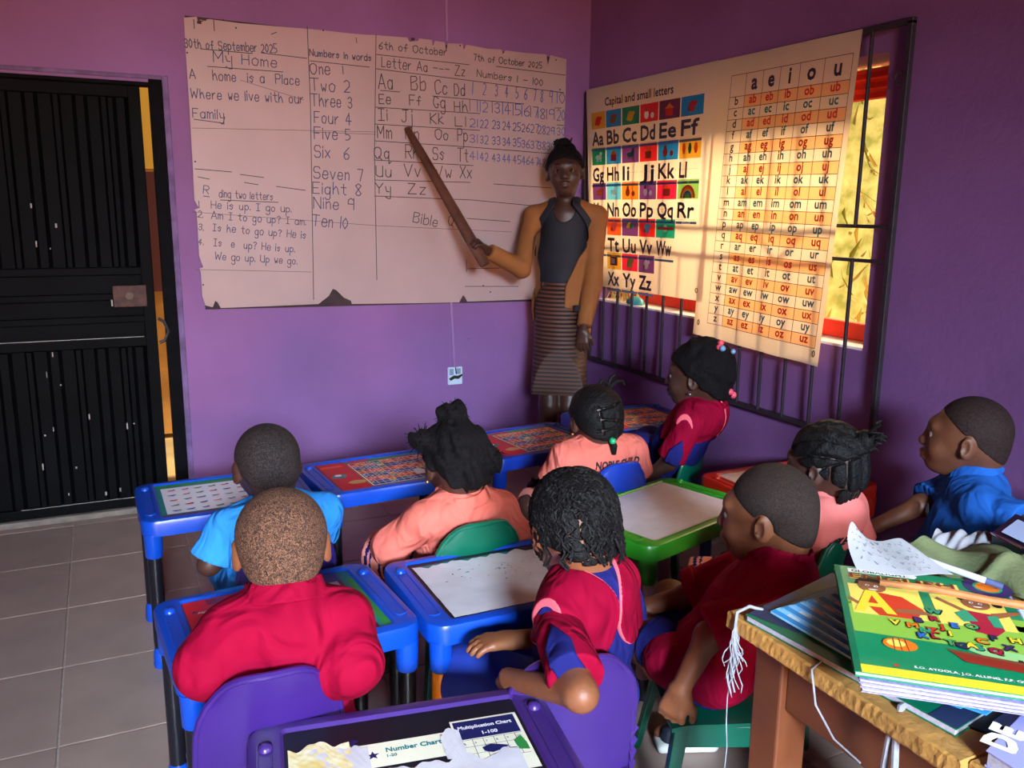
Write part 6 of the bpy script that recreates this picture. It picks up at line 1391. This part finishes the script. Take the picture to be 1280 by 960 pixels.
# boy
cpoly([(.13, .62), (.16, .69), (.24, .73), (.36, .71), (.46, .60), (.40, .50), (.20, .50)], 'red', 4); cdisc(.20, .79, .085, .068, 'skin', 5); cdisc(.195, .835, .085, .040, 'black', 6, 10, 0, math.pi); cpoly([(.11, .835), (.10, .80), (.125, .80), (.13, .84)], 'black', 6)
cdisc(.175, .795, .014, .010, 'white', 7, 8); cdisc(.225, .790, .014, .010, 'white', 7, 8); cdisc(.177, .794, .006, .006, 'black', 8, 6); cdisc(.227, .789, .006, .006, 'black', 8, 6); cdisc(.205, .757, .028, .010, 'white', 7, 10, math.pi, 2*math.pi)
cpoly([(.30, .58), (.44, .60), (.50, .565), (.44, .55), (.30, .545)], 'skin', 6); cpoly([(.05, .66), (.09, .62), (.15, .58), (.13, .55), (.05, .62)], 'skin', 6)
cpoly([(.07, .52), (.155, .74), (.215, .74), (.30, .52), (.245, .52), (.225, .575), (.145, .575), (.125, .52)], 'yellow', 7); cpoly([(.155, .61), (.185, .69), (.212, .61)], 'red', 8)
# girl
cpoly([(.68, .66), (.84, .64), (.86, .50), (.80, .44), (.70, .46)], 'crimson', 4); cdisc(.775, .735, .080, .062, 'skin', 5); cdisc(.775, .765, .088, .046, 'black', 6, 12, 0, math.pi); cdisc(.895, .745, .030, .028, 'black', 4, 10); cdisc(.70, .775, .02, .02, 'black', 5, 8)
cdisc(.752, .74, .013, .010, 'white', 7, 8); cdisc(.80, .735, .013, .010, 'white', 7, 8); cdisc(.753, .739, .006, .006, 'black', 8, 6); cdisc(.801, .734, .006, .006, 'black', 8, 6); cdisc(.777, .705, .025, .010, 'white', 7, 10, math.pi, 2*math.pi)
cpoly([(.55, .74), (.57, .76), (.70, .66), (.69, .63)], 'skin', 5); cpoly([(.83, .65), (.99, .70), (1.0, .675), (.84, .60)], 'skin', 5); cpoly([(.63, .62), (.70, .66), (.74, .56), (.66, .54)], 'teal', 6); cpoly([(.80, .62), (.86, .63), (.86, .52), (.81, .52)], 'teal', 6)
# jumble of letters tumbling into a basket
rs = random.Random(2); cc = ['teal', 'crimson', 'yellow', 'orange', 'purple', 'red', 'blue', 'lgreen', 'navy', 'yellow']
for i, (s, u, v) in enumerate([('W', .49, .60), ('R', .50, .53), ('V', .27, .45), ('M', .36, .44), ('B', .41, .50), ('J', .53, .46), ('E', .60, .49), ('O', .68, .50), ('F', .78, .42), ('H', .88, .42), ('N', .42, .41), ('L', .47, .37), ('I', .57, .41), ('C', .70, .38), ('X', .82, .35), ('Z', .46, .42), ('K', .40, .36), ('T', .53, .33), ('G', .58, .32), ('A', .63, .33), ('S', .68, .32), ('Q', .74, .31)]):
    ctext(s, u-.028, v-.028, .0165, 'black', 9, None, .0030); ctext(s, u-.025, v-.025, .0150, cc[i % 10], 14, None, .0016)
cpoly([(.50, .275), (.90, .235), (.87, .155), (.57, .185)], 'maroon', 8); cpoly([(.50, .275), (.90, .235), (.895, .215), (.51, .255)], 'brown', 9)
cdisc(.265, .255, .090, .052, 'orange', 8); cdisc(.245, .262, .05, .03, 'gold', 9, 10)
for q_ in (-.03, 0, .03): cpoly([(.265+q_*1.2-.002, .205), (.265+q_*1.2+.002, .205), (.265+q_+.003, .305), (.265+q_-.003, .305)], 'maroon', 10)
ctext('S.O. AYOOLA, J.O. ALLING, F.F. OJELO', .30, .085, .0062, 'white', 4, .145, .0004); cdisc(.215, .085, .015, .010, 'red', 5, 8)
ctext('BOOK', .84, .235, .0085, 'black', 6, .032, .0006); cdisc(.93, .155, .075, .045, 'gold', 8); cdisc(.93, .155, .060, .035, 'brown', 9); ctext('2', .905, .128, .0165, 'gold', 16, None, .002)
m.build('cover_print', KM, t, label='printed cover reading GLOBALIGHT ENGLISH BOOK 2')
# other things on the table
def thing(m, name, mats, label, cat, **k):
    o = m.build(name, mats, None, **k); return tag(o, label, cat)
m = MB(); a = np.array([*onz(1100, 728, .826)]); e = np.array([*onz(1310, 762, .830)]); m.tube([a, a*.66+e*.34+np.array([0, 0, .003]), a*.33+e*.67, e], [.005, .0065, .006, .0065], 8)
thing(m, 'wooden_stick', P('stick_wood', (176, 112, 60), .6, noise=(30, .3)), 'slim brown stick lying across the green English book', 'stick', smooth=True)
# crumpled sheet rising behind the book
PW = P('paper_white', (160, 162, 168), .6, noise=(60, .03)); c0 = onz(1064, 665, .86); c1 = onz(1175, 712, .83)
p00, p10, p11, p01 = W(1063, 660, 1.36), W(1072, 712, 1.28), W(1200, 722, 1.30), W(1120, 678, 1.40)
def pf(u, v): q = (p00*(1-u)+p01*u)*(1-v)+(p10*(1-u)+p11*u)*v; return q+np.array([0, .012*math.sin(u*5+v*3), .010*math.sin(u*7+1)*(1-v)])
m = MB(); m.grid(pf, 16, 8, 0, thick=(0, .0008, .0006)); ln = []
for i in range(5):
    for j in range(16): a_ = np.array(pf(.08+.05*j, .12+.17*i))+np.array([0, -.001, .001]); b_ = np.array(pf(.10+.05*j, .12+.17*i+.05*((j*7+i*3) % 3-1)))+np.array([0, -.001, .001]); m.add([a_, b_, b_+np.array([0, 0, .0012]), a_+np.array([0, 0, .0012])], [(0, 1, 2, 3)], 1)
thing(m, 'loose_sheet', [PW, P('pencil_grey', (120, 120, 130), .7)], 'curled sheet of paper with faint writing standing up behind the green English book', 'paper', smooth=False)
# olive cloth
OL = P('olive_cloth', (96, 104, 68), .85, noise=(14, .25), bump=(160, .4)); cl = [B(1115, 694, .78), B(1350, 760, .77), B(1370, 690, .77), B(1190, 668, .79)]
def of(u, v): q = (np.array(cl[0])*(1-u)+np.array(cl[1])*u)*(1-v)+(np.array(cl[3])*(1-u)+np.array(cl[2])*u)*v; return np.array([q[0], q[1], TT+.004+.040*math.sin(math.pi*min(1, max(0, v*.9+.1)))*(1-.4*u)+.009*math.sin(u*11+v*5)+.005*math.sin(v*15+u*6)+.012*math.exp(-((u-.45-.3*v)/.05)**2)])
m = MB(); m.grid(of, 50, 28, 0, thick=(0, 0, -.006)); thing(m, 'folded_cloth', OL, 'crumpled olive green cloth lying on the wooden table behind the books', 'cloth', smooth=True)
m = MB(); a = onz(1158, 700, .838); e = onz(1232, 726, .826); m.tube([a, a+(e-a)*.03, e], [.004, .0055, .0055], 10); m.tube([e, e+(e-a)*.28], [.0055, .005], 10, 1)
thing(m, 'marker_pen', [P('pen_clear', (206, 212, 226), .25), P('pen_label', (80, 90, 130), .35)], 'clear plastic pen lying against the olive cloth', 'pen', smooth=True)
# grey-white crumpled cloth/paper further back
def gf(u, v): a_, b_ = B(1160, 682, .775), B(1245, 686, .775); c_, d_ = B(1180, 660, .775), B(1255, 662, .775); q = (np.array(a_)*(1-u)+np.array(b_)*u)*(1-v)+(np.array(c_)*(1-u)+np.array(d_)*u)*v; return np.array([q[0], q[1], TT+.004+.034*math.sin(math.pi*min(1, v+.1))+.004*math.sin(u*17+v*4)+.003*math.sin(u*31-v*9)])
m = MB(); m.grid(gf, 40, 16, 0, thick=(0, 0, -.004)); thing(m, 'crumpled_tissue', P('tissue_grey', (140, 138, 144), .9, noise=(20, .08)), 'crumpled pale grey tissue on the table in front of the boy in blue', 'tissue', smooth=True)
q = [B(1237, 680, .78), B(1300, 712, .78), B(1345, 690, .78), B(1268, 655, .78)]
t, c, _ = slab_quad('document_box', q, TT+.001, TT+.052, [P('box_black', (14, 16, 22), .3), P('box_black2', (20, 24, 34), .35)], 'black box with a chrome line at the right edge of the table', 'box')
m = MB(); q = [np.array([*v]) for v in q]; m.tube([(*(q[0]-c[:2]), .052), (*(q[1]-c[:2]), .052)], .0022, 6); m.build('chrome_trim', P('chrome', (230, 230, 235), .15, 1.), t, smooth=True)
m = MB(); P_ = lambda f, g: (q[0]*(1-f)+q[1]*f)*(1-g)+(q[3]*(1-f)+q[2]*f)*g-c[:2]; m.poly([(*P_(.12, .15), .0535), (*P_(.7, .15), .0535), (*P_(.7, .8), .0535), (*P_(.12, .8), .0535)]); m.build('paper_slip', P('slip_blue', (170, 184, 222), .5), t)
# book with a large D in the bottom right corner, black sheet beside it
zz = TT+.022; q = [B(1233, 938, zz), B(1330, 1000, zz), B(1400, 930, zz), B(1290, 880, zz)]
t, c, _ = slab_quad('reading_book', q, TT+.001, zz, [P('cover_lavender', (150, 150, 206), .4), PAGE], 'lavender book with large white letters in the bottom right corner', 'book')
m = MB(); d_ = nrm(np.array(q[1])-np.array(q[0])); u_ = np.array([-d_[1], d_[0]]); o0 = np.array(q[0])+d_*.018+u_*.022-c[:2]; text(m, 'DE', (*o0, .0218), (*nrm([.93, .36]), 0), (-.36, .93, 0), .034, 0, bold=.004)
m.build('cover_print', K['white'], t)
q = [B(1205, 905, TT+.004), B(1262, 925, TT+.004), B(1330, 880, TT+.004), B(1272, 862, TT+.004)]
slab_quad('clip_folder', q, TT+.0005, TT+.004, [K['black'], PAGE], 'thin black folder between the green book and the lavender book', 'folder')
m = MB(); q = [B(1240, 903, TT+.0045), B(1262, 912, TT+.0045), B(1300, 872, TT+.0045), B(1290, 868, TT+.0045)]; m.rings([[(*v, TT+.0045) for v in q], [(*v, TT+.006) for v in q]]); o = thing(m, 'paper_slip', PW, 'white paper slip lying on the black folder', 'paper')
q = [B(1270, 760, .80), B(1290, 790, .80), B(1345, 780, .80), B(1300, 735, .80)]
slab_quad('note_pad', q, TT+.002, .800, [P('pad_pale', (196, 214, 226), .5), PAGE], 'pale blue notepad at the right edge beside the English book', 'notepad')
# white strings tied to the table edge
m = MB(); rs = random.Random(3); ST = P('white_yarn', (140, 141, 150), .9, noise=(80, .15))
a = onz(930, 772, .75)
m.tube([a+np.array([.03, -.01, .012]), a+np.array([.01, .0, .018]), a+np.array([-.012, .004, .01]), a+np.array([-.016, .002, -.02])], .0028, 6)
for i in range(22):
    L = rs.uniform(.06, .13) if i else .30; x = rs.uniform(-.012, .012); pts = [a+np.array([-.014, .002, -.012])]
    for k in range(1, 8): pts.append(pts[0]+np.array([x*k/4+.004*math.sin(k*1.3+i), .010*math.sin(k+i)*k/8, -L*k/7]))
    m.tube(pts, [.0011]*7+[.0007], 5, caps=False)
thing(m, 'frayed_string', ST, 'bunch of frayed white string hanging from the left corner of the wooden table', 'string', smooth=True)
m = MB(); a = onz(1136, 880, .753); 
for s_ in (-1, 1): m.tube([a+np.array([.006+.002*s_, 0, .004]), a+np.array([-.016+.002*s_, -.002, .002]), a+np.array([-.024, s_*.004, -.03]), a+np.array([-.024+.002*s_, s_*.010, -.09]), a+np.array([-.024, s_*.006, -.16])], [.004, .0045, .0045, .005, .005], 7)
m.tube([a+np.array([.004, .0, .006]), a+np.array([.012, .006, .008])], [.007, .004], 8)
thing(m, 'tied_yarn', ST, 'thick white yarn tied over the near edge of the wooden table', 'string', smooth=True)
m = MB(); a = onz(1065, 830, .752)-np.array([.012, 0, 0]); pts = [onz(1052, 815, .754), a, onz(1075, 870, .70)+np.array([-.0, 0, 0])]
pts = [np.array([.91, .845, .753]), np.array([.888, .84, .748]), np.array([.886, .825, .70]), np.array([.890, .79, .665]), np.array([.888, .74, .66])]; m.tube(pts, [.0016]*5, 5); thing(m, 'loose_thread', ST, 'single thin white thread dangling from the front edge of the wooden table', 'string', smooth=True)
bpy.context.view_layer.update()
# flat print and other pieces too small to pick apart singly
for o in bpy.data.objects:
    if o.parent and o.name.split('.')[0] in ('ruled_lines', 'printed_letters', 'printed_pictures', 'handwriting', 'cover_print', 'table_lines', 'paint_chips', 'chipped_spots', 'ink_specks', 'lettering', 'printed_chart', 'printed_strip', 'side_rib', 'braids', 'braid_ends', 'hair_ends', 'louvre', 'switch_key', 'embroidered_badge'): o['kind'] = 'stuff'
